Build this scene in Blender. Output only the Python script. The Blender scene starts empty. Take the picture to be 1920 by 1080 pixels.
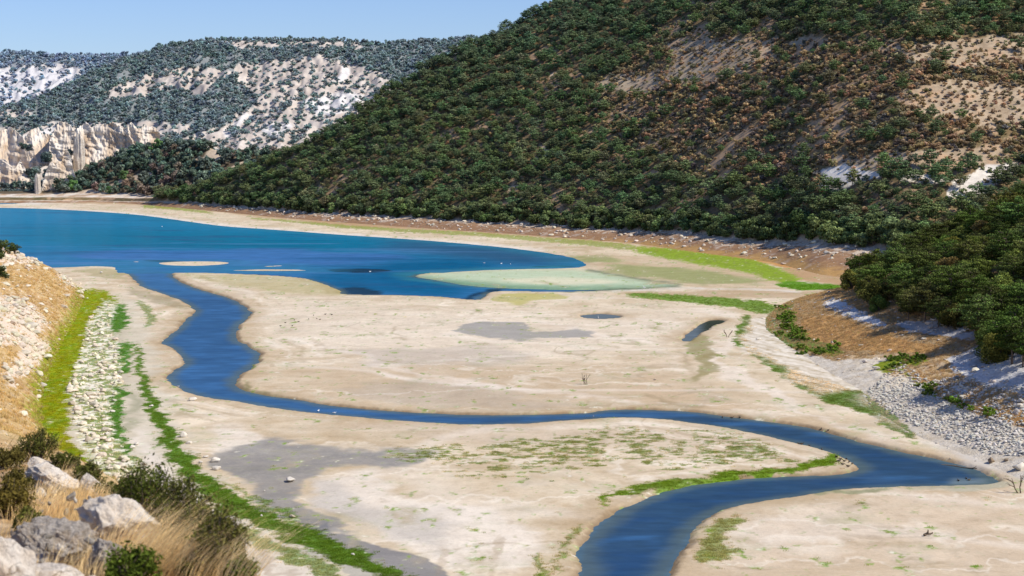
import bpy, math, random
import numpy as np
from mathutils import Vector, Matrix
random.seed(7)
RS = np.random.RandomState
SC = bpy.context.scene
COL = SC.collection
# ------------------------------------------------------------------ camera model
H = 38.0; FPX = 3100.0; HOR = 260.0
TH = math.atan((540 - HOR) / FPX); CT, ST = math.cos(TH), math.sin(TH)
def p2cm(px, py):
    px = np.asarray(px, float); py = np.asarray(py, float)
    a = (px - 960) / FPX; b = (540 - py) / FPX
    den = CT + b * ST
    return a / den, (-ST + b * CT) / den
def ground(px, py, z0=0.0):
    c, m = p2cm(px, py); Y = (z0 - H) / m
    return c * Y, Y
def w2p(X, Y, Z):
    c = X / Y; m = (Z - H) / Y
    b = (m * CT + ST) / (CT - m * ST)
    den = CT + b * ST
    return 960 + c * den * FPX, 540 - b * FPX
# ------------------------------------------------------------------ noise
def _perm(seed):
    p = RS(seed).permutation(256); return np.concatenate([p, p, p])
_PC = {}
def perlin(x, y, seed=0):
    if seed not in _PC: _PC[seed] = _perm(seed)
    P = _PC[seed]
    xi = np.floor(x).astype(int); yi = np.floor(y).astype(int)
    xf = x - xi; yf = y - yi
    u = xf * xf * xf * (xf * (xf * 6 - 15) + 10); v = yf * yf * yf * (yf * (yf * 6 - 15) + 10)
    def g(i, j, dx, dy):
        h = P[P[i & 255] + (j & 255)] * (2 * math.pi / 256)
        return np.cos(h) * dx + np.sin(h) * dy
    n00 = g(xi, yi, xf, yf); n10 = g(xi + 1, yi, xf - 1, yf)
    n01 = g(xi, yi + 1, xf, yf - 1); n11 = g(xi + 1, yi + 1, xf - 1, yf - 1)
    return (n00 + u * (n10 - n00)) * (1 - v) + (n01 + u * (n11 - n01)) * v
def fbm(x, y, o=4, seed=0, r=0.5):
    s = 0; a = 1.0; t = 0
    for k in range(o):
        s = s + a * perlin(x * 2 ** k + 17.3 * k, y * 2 ** k - 9.1 * k, seed + k); t += a; a *= r
    return s / t * 1.5
def perlin3(x, y, z, seed=0):
    if seed not in _PC: _PC[seed] = _perm(seed)
    P = _PC[seed]; G = RS(99).normal(size=(256, 3)); G /= np.linalg.norm(G, axis=1)[:, None]
    xi = np.floor(x).astype(int); yi = np.floor(y).astype(int); zi = np.floor(z).astype(int)
    xf, yf, zf = x - xi, y - yi, z - zi
    f = lambda t: t * t * t * (t * (t * 6 - 15) + 10)
    u, v, w = f(xf), f(yf), f(zf)
    r = 0
    for i in (0, 1):
        for j in (0, 1):
            for k in (0, 1):
                h = P[P[P[(xi + i) & 255] + ((yi + j) & 255)] + ((zi + k) & 255)]
                d = G[h, 0] * (xf - i) + G[h, 1] * (yf - j) + G[h, 2] * (zf - k)
                r = r + d * (u if i else 1 - u) * (v if j else 1 - v) * (w if k else 1 - w)
    return r
def fbm3(V, s, o=4, seed=0, ridge=False):
    r = 0; a = 1; t = 0
    for k in range(o):
        n = perlin3(V[:, 0] * s * 2 ** k + 5 * k, V[:, 1] * s * 2 ** k, V[:, 2] * s * 2 ** k, seed + k) * 1.6
        if ridge: n = 1 - 2 * np.abs(n)
        r = r + a * n; t += a; a *= .5
    return r / t
def sm(a, b, x):
    t = np.clip((x - a) / (b - a), 0, 1); return t * t * (3 - 2 * t)
def lerp(a, b, t): return a + (b - a) * t
# ------------------------------------------------------------------ mesh helpers
def mesh_from(name, V, F, mats=(), smooth=False, attrs=None, midx=None):
    me = bpy.data.meshes.new(name)
    V = np.asarray(V, np.float32); F = np.asarray(F, np.int32)
    me.vertices.add(len(V)); me.vertices.foreach_set('co', V.ravel())
    if len(F):
        k = F.shape[1]
        me.loops.add(F.size); me.loops.foreach_set('vertex_index', F.ravel())
        me.polygons.add(len(F)); me.polygons.foreach_set('loop_start', np.arange(0, F.size, k, dtype=np.int32))
        me.polygons.foreach_set('loop_total', np.full(len(F), k, np.int32))
        if smooth: me.polygons.foreach_set('use_smooth', np.ones(len(F), bool))
        if midx is not None: me.polygons.foreach_set('material_index', np.asarray(midx, np.int32))
    for m in mats: me.materials.append(m)
    for n, (t, a) in (attrs or {}).items():
        at = me.attributes.new(n, t, 'POINT')
        if t == 'FLOAT_COLOR':
            a = np.concatenate([a, np.ones((len(a), 1))], 1); at.data.foreach_set('color', a.astype(np.float32).ravel())
        elif t == 'FLOAT_VECTOR': at.data.foreach_set('vector', np.asarray(a, np.float32).ravel())
        elif t == 'INT': at.data.foreach_set('value', np.asarray(a, np.int32).ravel())
        else: at.data.foreach_set('value', np.asarray(a, np.float32).ravel())
    me.update(calc_edges=True); me.validate(verbose=False)
    return me
def link(name, me, parent=None, loc=(0, 0, 0)):
    o = bpy.data.objects.new(name, me); COL.objects.link(o); o.location = loc
    if parent: o.parent = parent
    return o
def tag(o, label=None, cat=None, group=None, kind=None):
    if label: o['label'] = label
    if cat: o['category'] = cat
    if group: o['group'] = group
    if kind: o['kind'] = kind
    return o
def grid_faces(nr, nc):
    i = np.arange(nr - 1)[:, None] * nc + np.arange(nc - 1)[None]
    return np.stack([i, i + 1, i + nc + 1, i + nc], -1).reshape(-1, 4)
_DC = {}
SPUR_N = 220
def drop_copy(root, loc, rz=0, scale=1, tint=None, name=None):
    r = root.copy(); COL.objects.link(r); r.location = loc; r.rotation_euler = (root.rotation_euler[0], root.rotation_euler[1], rz)
    r.scale = (scale,) * 3 if np.isscalar(scale) else scale
    if tint is not None: r['tint'] = [float(v) for v in tint]
    if root.name not in _DC: _DC[root.name] = [ch for ch in root.children if ch.name.split('.')[0] in ('trunk', 'crown')]
    for ch in _DC[root.name]:
        k = ch.copy(); COL.objects.link(k); k.parent = r
        if tint is not None: k['tint'] = [float(v) for v in tint]
    return r
# ------------------------------------------------------------------ nodes
def new_mat(name):
    m = bpy.data.materials.new(name); m.use_nodes = True
    nt = m.node_tree; nt.nodes.clear(); return m, nt
class NB:
    def __init__(s, nt): s.nt = nt
    def n(s, t, **k):
        x = s.nt.nodes.new(t)
        for a, b in k.items(): setattr(x, a, b)
        return x
    def l(s, a, b): s.nt.links.new(a, b)
    def noise(s, scale, detail=4, rough=.55, vec=None):
        x = s.n('ShaderNodeTexNoise'); x.inputs['Scale'].default_value = scale
        x.inputs['Detail'].default_value = detail; x.inputs['Roughness'].default_value = rough
        if vec is not None: s.l(vec, x.inputs['Vector'])
        return x.outputs[0]
    def rng(s, v, a, b, c=0., d=1.):
        x = s.n('ShaderNodeMapRange'); s.l(v, x.inputs[0])
        for i, q in zip((1, 2, 3, 4), (a, b, c, d)): x.inputs[i].default_value = q
        return x.outputs[0]
    def math(s, op, a, b):
        x = s.n('ShaderNodeMath', operation=op)
        for i, q in enumerate((a, b)):
            if hasattr(q, 'links'): s.l(q, x.inputs[i])
            else: x.inputs[i].default_value = q
        return x.outputs[0]
    def vscale(s, col, f):
        x = s.n('ShaderNodeVectorMath', operation='SCALE'); s.l(col, x.inputs[0])
        if hasattr(f, 'links'): s.l(f, x.inputs['Scale'])
        else: x.inputs['Scale'].default_value = f
        return x.outputs[0]
    def mix(s, f, a, b):
        x = s.n('ShaderNodeMix', data_type='RGBA')
        for i, q in ((0, f), (6, a), (7, b)):
            if hasattr(q, 'links'): s.l(q, x.inputs[i])
            elif i == 0: x.inputs[i].default_value = q
            else: x.inputs[i].default_value = (*q, 1)
        return x.outputs[2]
def terrain_mat(name, fine=(1.2, .14), coarse=(.15, .10), bump=.15, bscale=1.0, speck=None):
    """attribute colour x world noise (fine grain + coarse drift), bump"""
    m, nt = new_mat(name); b = NB(nt)
    at = b.n('ShaderNodeAttribute', attribute_name='col').outputs['Color']
    geo = b.n('ShaderNodeNewGeometry').outputs['Position']
    f = b.rng(b.noise(fine[0], 6, .7, geo), .25, .75, 1 - fine[1], 1 + fine[1])
    c = b.rng(b.noise(coarse[0], 4, .6, geo), .25, .75, 1 - coarse[1], 1 + coarse[1])
    col = b.vscale(at, b.math('MULTIPLY', f, c))
    if speck:
        v = b.n('ShaderNodeTexVoronoi'); v.inputs['Scale'].default_value = speck[0]; b.l(geo, v.inputs['Vector'])
        k = b.rng(v.outputs['Distance'], speck[1], speck[1] * 1.6, 1, 0)
        k2 = b.math('MULTIPLY', k, b.rng(b.noise(speck[0] * .12, 3, .6, geo), .5, .62, 0, 1))
        col = b.mix(k2, col, speck[2])
    p = b.n('ShaderNodeBsdfPrincipled'); p.inputs['Roughness'].default_value = .95
    p.inputs['Specular IOR Level'].default_value = .1
    b.l(col, p.inputs['Base Color'])
    bu = b.n('ShaderNodeBump'); bu.inputs['Strength'].default_value = bump; bu.inputs['Distance'].default_value = .4
    b.l(b.noise(bscale, 8, .7, geo), bu.inputs['Height']); b.l(bu.outputs[0], p.inputs['Normal'])
    b.l(p.outputs[0], b.n('ShaderNodeOutputMaterial').inputs[0]); return m
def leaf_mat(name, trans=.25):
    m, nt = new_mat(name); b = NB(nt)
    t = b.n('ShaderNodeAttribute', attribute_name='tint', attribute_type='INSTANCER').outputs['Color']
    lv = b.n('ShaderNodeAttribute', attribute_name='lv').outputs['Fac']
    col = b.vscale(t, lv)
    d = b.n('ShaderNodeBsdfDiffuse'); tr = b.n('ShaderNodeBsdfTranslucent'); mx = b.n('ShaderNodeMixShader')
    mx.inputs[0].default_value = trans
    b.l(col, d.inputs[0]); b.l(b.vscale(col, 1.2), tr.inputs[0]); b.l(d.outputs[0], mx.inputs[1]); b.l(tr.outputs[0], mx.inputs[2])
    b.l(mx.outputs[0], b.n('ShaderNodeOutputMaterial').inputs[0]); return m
def plain_mat(name, c1, c2, scale=3, rough=.9, bump=.3, obj=True, tinted=False, dist=.1, crack=0):
    m, nt = new_mat(name); b = NB(nt)
    vec = b.n('ShaderNodeTexCoord').outputs['Object'] if obj else b.n('ShaderNodeNewGeometry').outputs['Position']
    f = b.rng(b.noise(scale, 8, .65, vec), .3, .7)
    col = b.mix(f, c1, c2)
    if crack:
        wv = b.n('ShaderNodeVectorMath', operation='ADD'); b.l(vec, wv.inputs[0]); nz_ = b.n('ShaderNodeTexNoise'); nz_.inputs['Scale'].default_value = scale; b.l(vec, nz_.inputs['Vector']); b.l(b.vscale(nz_.outputs['Color'], .35), wv.inputs[1])
        vo = b.n('ShaderNodeTexVoronoi', feature='DISTANCE_TO_EDGE'); vo.inputs['Scale'].default_value = crack; b.l(wv.outputs[0], vo.inputs['Vector'])
        ck = b.math('MULTIPLY', b.rng(vo.outputs['Distance'], .0, .05, 1, 0), b.rng(b.noise(scale * .8, 3, .6, vec), .42, .6, 0, .8))
        col = b.mix(ck, col, (.16, .12, .08)); col = b.mix(b.rng(b.noise(scale * 7, 6, .75, vec), .56, .70, 0, .55), col, (.26, .21, .15)); col = b.mix(b.rng(b.noise(scale * .6, 4, .6, vec), .52, .68, 0, .6), col, (.60, .42, .24))
    if tinted:
        t = b.n('ShaderNodeAttribute', attribute_name='tint', attribute_type='INSTANCER').outputs['Color']
        vm = b.n('ShaderNodeVectorMath', operation='MULTIPLY'); b.l(col, vm.inputs[0]); b.l(t, vm.inputs[1]); col = vm.outputs[0]
    p = b.n('ShaderNodeBsdfPrincipled'); p.inputs['Roughness'].default_value = rough
    p.inputs['Specular IOR Level'].default_value = .15
    b.l(col, p.inputs['Base Color'])
    bu = b.n('ShaderNodeBump'); bu.inputs['Strength'].default_value = bump; bu.inputs['Distance'].default_value = dist
    b.l(b.noise(scale * 3, 8, .7, vec), bu.inputs['Height']); b.l(bu.outputs[0], p.inputs['Normal'])
    b.l(p.outputs[0], b.n('ShaderNodeOutputMaterial').inputs[0]); return m
# ------------------------------------------------------------------ plan painting
X0, X1, Y0, Y1 = -500, 2420, -160, 1240
def _inside(px, py, poly):
    ins = np.zeros(px.shape, bool); n = len(poly)
    for i in range(n):
        x1, y1 = poly[i]; x2, y2 = poly[(i + 1) % n]
        if y1 == y2: continue
        c = ((y1 > py) != (y2 > py)) & (px < (x2 - x1) * (py - y1) / (y2 - y1) + x1)
        ins ^= c
    return ins
def _box(a, r, ax):
    r = int(r)
    if r < 1: return a
    k = 2 * r + 1; pad = [(0, 0), (0, 0)]; pad[ax] = (r + 1, r)
    c = np.cumsum(np.pad(a, pad), axis=ax)
    return (c[k:] - c[:-k]) / k if ax == 0 else (c[:, k:] - c[:, :-k]) / k
class Mask:
    def __init__(s, sx=3, sy=1.5, polys=(), strokes=()):
        xs, ys = [], []
        for p in polys: xs += [q[0] for q in p]; ys += [q[1] for q in p]
        for st in strokes:
            for q in st: xs += [q[0] - q[2] * 2 - 4, q[0] + q[2] * 2 + 4]; ys += [q[1] - q[2] - 4, q[1] + q[2] + 4]
        pad = int(4 * max(sx, sy)) + 6
        s.x0 = int(min(xs)) - pad; s.y0 = int(min(ys)) - pad
        s.w = int(max(xs)) + pad - s.x0 + 1; s.h = int(max(ys)) + pad - s.y0 + 1
        px, py = np.meshgrid(np.arange(s.w) + s.x0, np.arange(s.h) + s.y0)
        a = np.zeros((s.h, s.w), np.float32)
        for p in polys: a[_inside(px, py, p)] = 1
        for st in strokes:
            for i in range(len(st) - 1):
                (xa, ya, wa), (xb, yb, wb) = st[i], st[i + 1]
                dx, dy = xb - xa, yb - ya
                t = np.clip(((px - xa) * dx + (py - ya) * dy) / (dx * dx + dy * dy + 1e-6), 0, 1)
                d = np.hypot(px - xa - t * dx, py - ya - t * dy) - lerp(wa, wb, t)
                a[d < 0] = 1
        for _ in range(2): a = _box(_box(a, sx, 1), sy, 0)
        s.a = a
    def at(s, px, py):
        x = px - s.x0; y = py - s.y0
        ok = (x >= 0) & (x < s.w - 1) & (y >= 0) & (y < s.h - 1)
        r = np.zeros(px.shape, np.float32)
        if ok.any():
            xx = x[ok]; yy = y[ok]; xi = xx.astype(int); yi = yy.astype(int); fx = xx - xi; fy = yy - yi
            a = s.a
            r[ok] = (a[yi, xi] * (1 - fx) + a[yi, xi + 1] * fx) * (1 - fy) + (a[yi + 1, xi] * (1 - fx) + a[yi + 1, xi + 1] * fx) * fy
        return r
def smooth_poly(p, k=6, closed=True):
    p = np.array(p, float); n = len(p); out = []
    for i in range(n if closed else n - 1):
        q = [p[(i + j) % n] if closed else p[min(max(i + j, 0), n - 1)] for j in (-1, 0, 1, 2)]
        for t in np.linspace(0, 1, k, endpoint=False):
            out.append(.5 * (2 * q[1] + (q[2] - q[0]) * t + (2 * q[0] - 5 * q[1] + 4 * q[2] - q[3]) * t * t + (3 * q[1] - 3 * q[2] + q[3] - q[0]) * t ** 3))
    if not closed: out.append(p[-1])
    return np.array(out)
def srgb(r, g, b, k=1.0):
    c = np.array([r, g, b]) / 255.
    return np.where(c <= .04045, c / 12.92, ((c + .055) / 1.055) ** 2.4) * k
KA = .88   # display colour -> albedo
def A(r, g, b, k=1.0): return srgb(r, g, b) * KA * k
# ------------------------------------------------------------------ WATER outlines (photo pixels on plane z=WL)
WL = -.3
lake_px = [(-700, 384), (-300, 387), (0, 390), (100, 393), (190, 398), (270, 405), (400, 423), (480, 429), (560, 435), (640, 441), (760, 449), (860, 457), (950, 466), (1010, 474), (1060, 483), (1080, 492), (1074, 501),
           (960, 504), (880, 507), (820, 511), (775, 518), (820, 526), (880, 536), (960, 541), (1080, 544), (1160, 544), (1060, 548), (940, 547), (912, 551), (900, 562), (880, 563), (830, 558), (760, 555), (650, 553),
           (640, 545), (600, 530), (560, 521), (480, 516), (400, 513), (330, 511), (300, 514), (250, 512), (235, 505), (225, 500), (180, 498), (130, 500), (60, 502), (-100, 505), (-700, 505)]
inlet_px = [(-300, 376), (-50, 378), (10, 377), (36, 379), (20, 382), (-40, 383), (-300, 383)]
river_px = [(232, 500), (250, 520), (268, 537), (300, 549), (340, 563), (362, 577), (368, 587), (345, 605), (342, 612), (308, 641), (322, 651), (344, 668), (346, 685), (322, 700), (318, 712), (345, 730), (400, 746), (520, 766), (640, 779), (760, 790), (860, 796), (980, 795),
            (1080, 788), (1150, 783), (1250, 788), (1350, 801), (1450, 821), (1530, 842), (1590, 858), (1610, 872), (1598, 887), (1500, 894), (1400, 900), (1310, 910), (1230, 930), (1170, 955), (1130, 985), (1100, 1022), (1093, 1050), (1092, 1080), (1080, 1140), (1070, 1240),
            (1225, 1240), (1238, 1140), (1248, 1080), (1262, 1040), (1288, 1003), (1330, 968), (1400, 946), (1500, 929), (1620, 916), (1740, 912), (1830, 911), (1872, 905), (1855, 893), (1800, 874), (1700, 851), (1600, 826), (1500, 801), (1400, 787), (1280, 773), (1200, 769), (1140, 770), (1080, 776),
            (900, 779), (780, 775), (640, 764), (560, 751), (480, 739), (442, 727), (440, 708), (470, 690), (484, 668), (465, 650), (441, 638), (443, 615), (466, 590), (457, 576), (430, 560), (385, 547), (345, 533), (322, 518), (306, 500)]
islands_px = [[(285, 493), (340, 489.5), (420, 490), (442, 494), (380, 499), (310, 498)], [(480, 499), (530, 497), (540, 499), (500, 501)], [(420, 507), (500, 504), (600, 506), (560, 508.5), (470, 509)], [(236, 491), (262, 489.5), (276, 491), (262, 493)]]
pond_px = [[(1094, 592), (1120, 589.5), (1150, 591), (1158, 596), (1130, 599), (1104, 598)], [(1284, 639), (1297, 621), (1316, 610), (1334, 601), (1358, 601), (1346, 607), (1322, 618), (1304, 630), (1294, 640)]]
def to_world(poly, z=WL, k=4):
    q = smooth_poly(poly, k); X, Y = ground(q[:, 0], q[:, 1], z); return np.stack([X, Y], 1)
lakeW, inletW, riverW = to_world(lake_px, k=3), to_world(inlet_px), to_world(river_px)
islW = [to_world(p) for p in islands_px]; pondW = [to_world(p) for p in pond_px]
def sdf(X, Y, P, reach=20.0):
    """signed distance, negative inside; clipped to +-reach"""
    D = np.full(X.shape, reach); n = len(P)
    bb = (X > P[:, 0].min() - reach) & (X < P[:, 0].max() + reach) & (Y > P[:, 1].min() - reach) & (Y < P[:, 1].max() + reach)
    x = X[bb]; y = Y[bb]; ins = np.zeros(x.shape, bool); d2 = np.full(x.shape, reach ** 2)
    for i in range(n):
        x1, y1 = P[i]; x2, y2 = P[(i + 1) % n]
        ins ^= ((y1 > y) != (y2 > y)) & (x < (x2 - x1) * (y - y1) / (y2 - y1 + 1e-9) + x1)
        q = (x > min(x1, x2) - reach) & (x < max(x1, x2) + reach) & (y > min(y1, y2) - reach) & (y < max(y1, y2) + reach)
        if not q.any(): continue
        xx = x[q]; yy = y[q]; dx, dy = x2 - x1, y2 - y1
        t = np.clip(((xx - x1) * dx + (yy - y1) * dy) / (dx * dx + dy * dy + 1e-9), 0, 1)
        d2[q] = np.minimum(d2[q], (xx - x1 - t * dx) ** 2 + (yy - y1 - t * dy) ** 2)
    D[bb] = np.sqrt(d2) * np.where(ins, -1, 1); return D
def water_sdf(X, Y, warp=True):
    if warp:
        wx = fbm(X * .12, Y * .12, 4, 31) * .9 + fbm(X * .9, Y * .9, 3, 35) * .3; wy = fbm(X * .12 + 50, Y * .12, 4, 37) * .9 + fbm(X * .9, Y * .9 + 9, 3, 36) * .3
        X, Y = X + wx, Y + wy
    s1 = sdf(X, Y, lakeW)
    for q in islW: s1 = np.maximum(s1, -sdf(X, Y, q))
    s2 = np.minimum(sdf(X, Y, riverW), sdf(X, Y, inletW))
    s = np.minimum(s1, s2); p = np.full(X.shape, 20.)
    for q in pondW: p = np.minimum(p, sdf(X, Y, q))
    return s, p
# ------------------------------------------------------------------ LAKE BED
cs = np.concatenate([np.linspace(-.62, -.34, 50, endpoint=False), np.linspace(-.34, .34, 1300), np.linspace(.342, .62, 50)])
ms = np.concatenate([-H / np.linspace(8, 125, 60, endpoint=False), np.linspace(-H / 125, -H / 1500, 800, endpoint=False), -H / np.linspace(1500, 3600, 40)])
Yr = -H / ms
Cg, Yg = np.meshgrid(cs, Yr); Xg = Cg * Yg
sW, sP = water_sdf(Xg, Yg)
zb = .10 * fbm(Xg * .02, Yg * .02, 4, 3) + .03 * fbm(Xg * .3, Yg * .3, 3, 8)
zb = zb + .0012 * np.clip(Yg - 1000, 0, 400)
def carve(zb, s, bank, deep):
    inside = WL - .12 - np.clip(-s, 0, 10) * .15
    edge = WL - .12 + (zb - WL + .12) * sm(0, 1, s / bank) ** .7
    return np.where(s < 0, np.maximum(inside, deep), np.where(s < bank, edge, zb))
bankw = np.where(Yg > 470, 8.0, 1.3)
zb = carve(zb, sW, bankw, -1.6)
zb = carve(zb, sP, 1.2, -.8)
# paint
GPX, GPY = w2p(Xg + fbm(Xg * .06, Yg * .06, 5, 61, .62) * 5.5, Yg + fbm(Xg * .05 + 40, Yg * .05, 5, 67, .62) * 9.0, 0 * Xg)
GPXf, GPYf = w2p(Xg + fbm(Xg * .25, Yg * .25, 4, 71, .6) * 1.8, Yg + fbm(Xg * .25 + 40, Yg * .25, 4, 77, .6) * 4.0, 0 * Xg)
n1 = fbm(Xg * .03, Yg * .018, 5, 5); n2 = fbm(Xg * .12, Yg * .07, 5, 11, .6); n3 = fbm(Xg * .7, Yg * .6, 4, 13, .6); n4 = fbm(Xg * .45, Yg * .30, 4, 19, .65)
col = np.empty(Xg.shape + (3,)); 
n5 = fbm(Xg * .045 + 1.5 * n1, Yg * .085 + 2 * n1, 5, 23, .62)
t = np.clip(.5 + .5 * n1 + .45 * n2 + .9 * n5 + .25 * n4, 0, 1)[..., None]
col[:] = lerp(A(196, 174, 140), A(236, 219, 190), t)
def paint(c, m, s=1.0):
    global col
    col = lerp(col, np.asarray(c), np.clip(m * s, 0, 1)[..., None])
def thr(m, n, w=.25, a=.5):      # mask with ragged noise edge
    return sm(.5 - w, .5 + w, m + a * n)
def PM(polys=(), strokes=(), sx=4, sy=2, fine=False):
    M = Mask(sx, sy, polys, strokes)
    return M.at(GPXf, GPYf) if fine else M.at(GPX, GPY)
# pale and darker sweeps over the flats
paint(A(238, 224, 204), PM([[(470, 560), (700, 566), (1000, 590), (1300, 580), (1380, 600), (1300, 640), (1000, 680), (700, 690), (520, 640)]], sx=60, sy=14), .45)
paint(A(196, 172, 140), PM([[(500, 690), (760, 670), (1050, 690), (1280, 660), (1330, 720), (1500, 780), (1300, 765), (900, 772), (560, 745)]], sx=50, sy=12), .55)
paint(A(202, 176, 142), PM([[(1180, 690), (1330, 740), (1500, 790), (1700, 845), (1640, 840), (1400, 780), (1180, 765)]], sx=16, sy=8), .6)
paint(A(240, 226, 208), thr(PM(strokes=[[(1430, 600, 6), (1340, 680, 10), (1440, 730, 8), (1560, 790, 6), (1700, 840, 5)]], sx=10, sy=6), n2), .6)
paint(A(240, 228, 210), thr(PM([[(560, 905), (700, 885), (760, 930), (900, 960), (1040, 1010), (960, 1080), (780, 1050), (640, 960)], [(380, 790), (480, 808), (515, 842), (420, 848), (380, 830)]], sx=20, sy=9), n2, .4), .7)
paint(A(206, 186, 160), PM([[(640, 785), (900, 800), (1300, 800), (1600, 880), (1200, 850), (800, 820), (640, 810)]], sx=20, sy=6), .6)
paint(A(214, 192, 164), PM([[(1290, 1010), (1600, 930), (1920, 900), (2300, 900), (2300, 1240), (1260, 1240)]], sx=20, sy=9), .55)
# curved drying lines
for k, (off, w) in enumerate([(0, 1.2), (9, .8), (20, 1.1), (33, .9)]):
    paint(A(160, 138, 108), thr(PM(strokes=[[(1500, 940 + off, w * 1.6), (1550, 972 + off, w * 2), (1640, 990 + off, w * 2.2), (1780, 1002 + off, w * 2)]], sx=5, sy=2), n3, .5), .5)
for x, y in ((1640, 1045), (1720, 1058), (1800, 1070), (1550, 1004), (1340, 1050)):
    paint(A(150, 128, 92), PM([[(x, y - 1), (x + 60, y + 3), (x + 90, y + 7), (x + 40, y + 4)]], sx=8, sy=1), .9)
paint(A(158, 142, 112), PM([[(1580, 960), (1630, 950), (1655, 945), (1650, 955), (1600, 966)]], sx=8, sy=3), .7)
for pts in ([(1300, 580), (1380, 592), (1385, 640), (1290, 650), (1310, 690)], [(700, 700), (900, 722), (1100, 745), (1180, 760)], [(560, 640), (800, 700), (1000, 740)], [(1000, 600), (1200, 640), (1280, 700)]):
    paint(A(245, 232, 215), thr(PM(strokes=[[(x, y, 3) for x, y in pts]], sx=9, sy=3), n2, .5), .6)
rg2 = np.abs(fbm(Xg * .03 + .5 * n1, Yg * .02, 4, 95)); paint(A(168, 148, 116), sm(.03, .0, rg2) * sm(-.1, .3, n2 + n1) * (Yg < 470), .5)
rg3 = np.abs(fbm(Xg * .008 + .3 * n1, Yg * .035 + .3 * n2, 4, 97)); paint(A(246, 234, 212), sm(.04, .0, rg3) * (Yg < 470), .5)
paint(A(186, 164, 130), sm(.1, .5, fbm(Xg * .02, Yg * .14, 5, 99, .6)) * (Yg < 470), .45)
ring = np.abs(fbm(Xg * .012, Yg * .012, 3, 91)) # meandering drying lines
paint(A(244, 232, 214), sm(.06, .0, ring) * (Yg < 460), .35)
# grey mud
G1 = [(408, 850), (500, 812), (560, 830), (650, 838), (760, 842), (830, 846), (800, 868), (740, 885), (650, 880), (600, 885), (560, 900), (540, 925), (600, 960), (660, 1000), (600, 1000), (540, 960), (480, 930), (440, 900), (420, 880)]
paint(lerp(A(122, 124, 126), A(158, 152, 142), np.clip(.5 + n5 + .5 * n4, 0, 1)[..., None]), thr(PM([G1], sx=12, sy=5), .6 * n2 + .5 * n4 + .3 * n5, .42, .7), .85)
paint(A(158, 156, 152), thr(PM([[(560, 880), (680, 930), (860, 970), (820, 1020), (700, 1000), (600, 950)]], sx=24, sy=10), n2, .5), .4)
paint(A(124, 124, 126), thr(PM([[(470, 935), (560, 970), (660, 1010), (740, 1035), (830, 1080), (900, 1180), (700, 1160), (640, 1080), (560, 1010)]], sx=7, sy=4), n2, .25), .85)
paint(A(160, 156, 148), thr(PM([[(850, 624), (880, 612), (900, 603), (975, 604), (985, 618), (1010, 625), (1060, 622), (1080, 616), (1130, 622), (1110, 632), (1000, 637), (900, 634)]], sx=6, sy=2), n2, .25), .9)
paint(A(176, 168, 160), thr(PM([[(640, 660), (900, 650), (1050, 665), (900, 690), (700, 680)]], sx=30, sy=8), n2, .3), .35)
paint(A(168, 160, 150), thr(PM([[(640, 720), (800, 710), (1100, 765), (900, 770), (700, 755)]], sx=30, sy=8), n2, .3), .3)
# strandlines left by the falling water, then the damp rim
sl = np.sin(sW * 1.25 + 3.0 * n1 + 2.2 * n2) * sm(19, 10, sW) * sm(1.5, 4, sW) * sm(-.15, .35, n1 + .6 * n5)
paint(A(246, 234, 214), sm(.6, .95, sl + .5 * n2) * (Yg < 500), .42)
paint(A(172, 150, 118), sm(.6, .95, -sl + .5 * n5) * (Yg < 500), .42)
dW = np.minimum(sW, sP + .3)
dW = dW * (1 + .8 * n2 + .5 * n4)
paint(A(182, 156, 118), sm(6.5, 0.4, dW) * (Yg < 480), .6)
paint(A(118, 96, 68), sm(1.4, 0.2, dW) * (Yg < 480), .75)
paint(A(236, 226, 210), sm(10, 2, dW) * (Yg > 480) * (GPY < 470), .8)
# algae island and lake margin
paint(A(188, 202, 168), PM([[(770, 520), (830, 510), (960, 505), (1080, 505), (1130, 512), (1200, 525), (1275, 535), (1200, 540), (1080, 544), (960, 540), (880, 535), (800, 525)]], sx=12, sy=3, fine=True) * (1 + .3 * n2), 1)
paint(A(222, 214, 182), thr(PM([[(920, 522), (1060, 519), (1180, 528), (1130, 534), (980, 532)]], sx=20, sy=3), n2, .4), .8)
paint(A(104, 148, 116), PM(strokes=[[(785, 518, 2), (860, 530, 4), (960, 538, 4), (1080, 541, 3.5), (1200, 538, 2), (1275, 535, 1.5), (1200, 524, 1.5), (1120, 509, 2)]], sx=10, sy=3, fine=True), 1)
paint(A(46, 84, 60), PM(strokes=[[(1100, 506, 1.3), (1150, 514, 1.2), (1220, 526, 1.2), (1275, 533, 1.2), (1272, 537, 1.1), (1200, 541, 1.3), (1060, 546, 1.5)]], sx=3, sy=1, fine=True), .9)
paint(A(170, 160, 100), thr(PM([[(330, 512), (480, 516), (560, 521), (645, 535), (650, 553), (600, 556), (520, 545), (400, 530)]], sx=14, sy=4), n2, .4), .55)
paint(A(184, 176, 96), thr(PM([[(905, 558), (950, 551), (1050, 551), (1060, 558), (980, 572), (930, 566)]], sx=8, sy=2), n2, .3), .8)
paint(A(172, 160, 116), thr(PM([[(130, 505), (225, 502), (245, 515), (240, 525), (170, 515)]], sx=6, sy=2), n2, .3), .7)
paint(A(150, 138, 104), thr(PM([[(240, 540), (300, 552), (350, 572), (330, 580), (260, 560)]], sx=8, sy=3), n2, .3), .6)
paint(A(140, 130, 90), PM([[(438, 712), (470, 728), (560, 748), (500, 742), (446, 730)]], sx=3, sy=2), .9)
paint(A(132, 124, 66), thr(PM([[(1275, 640), (1330, 625), (1345, 660), (1340, 700), (1290, 722), (1310, 690), (1290, 660)]], sx=8, sy=6), n2, .4), .7)
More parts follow.
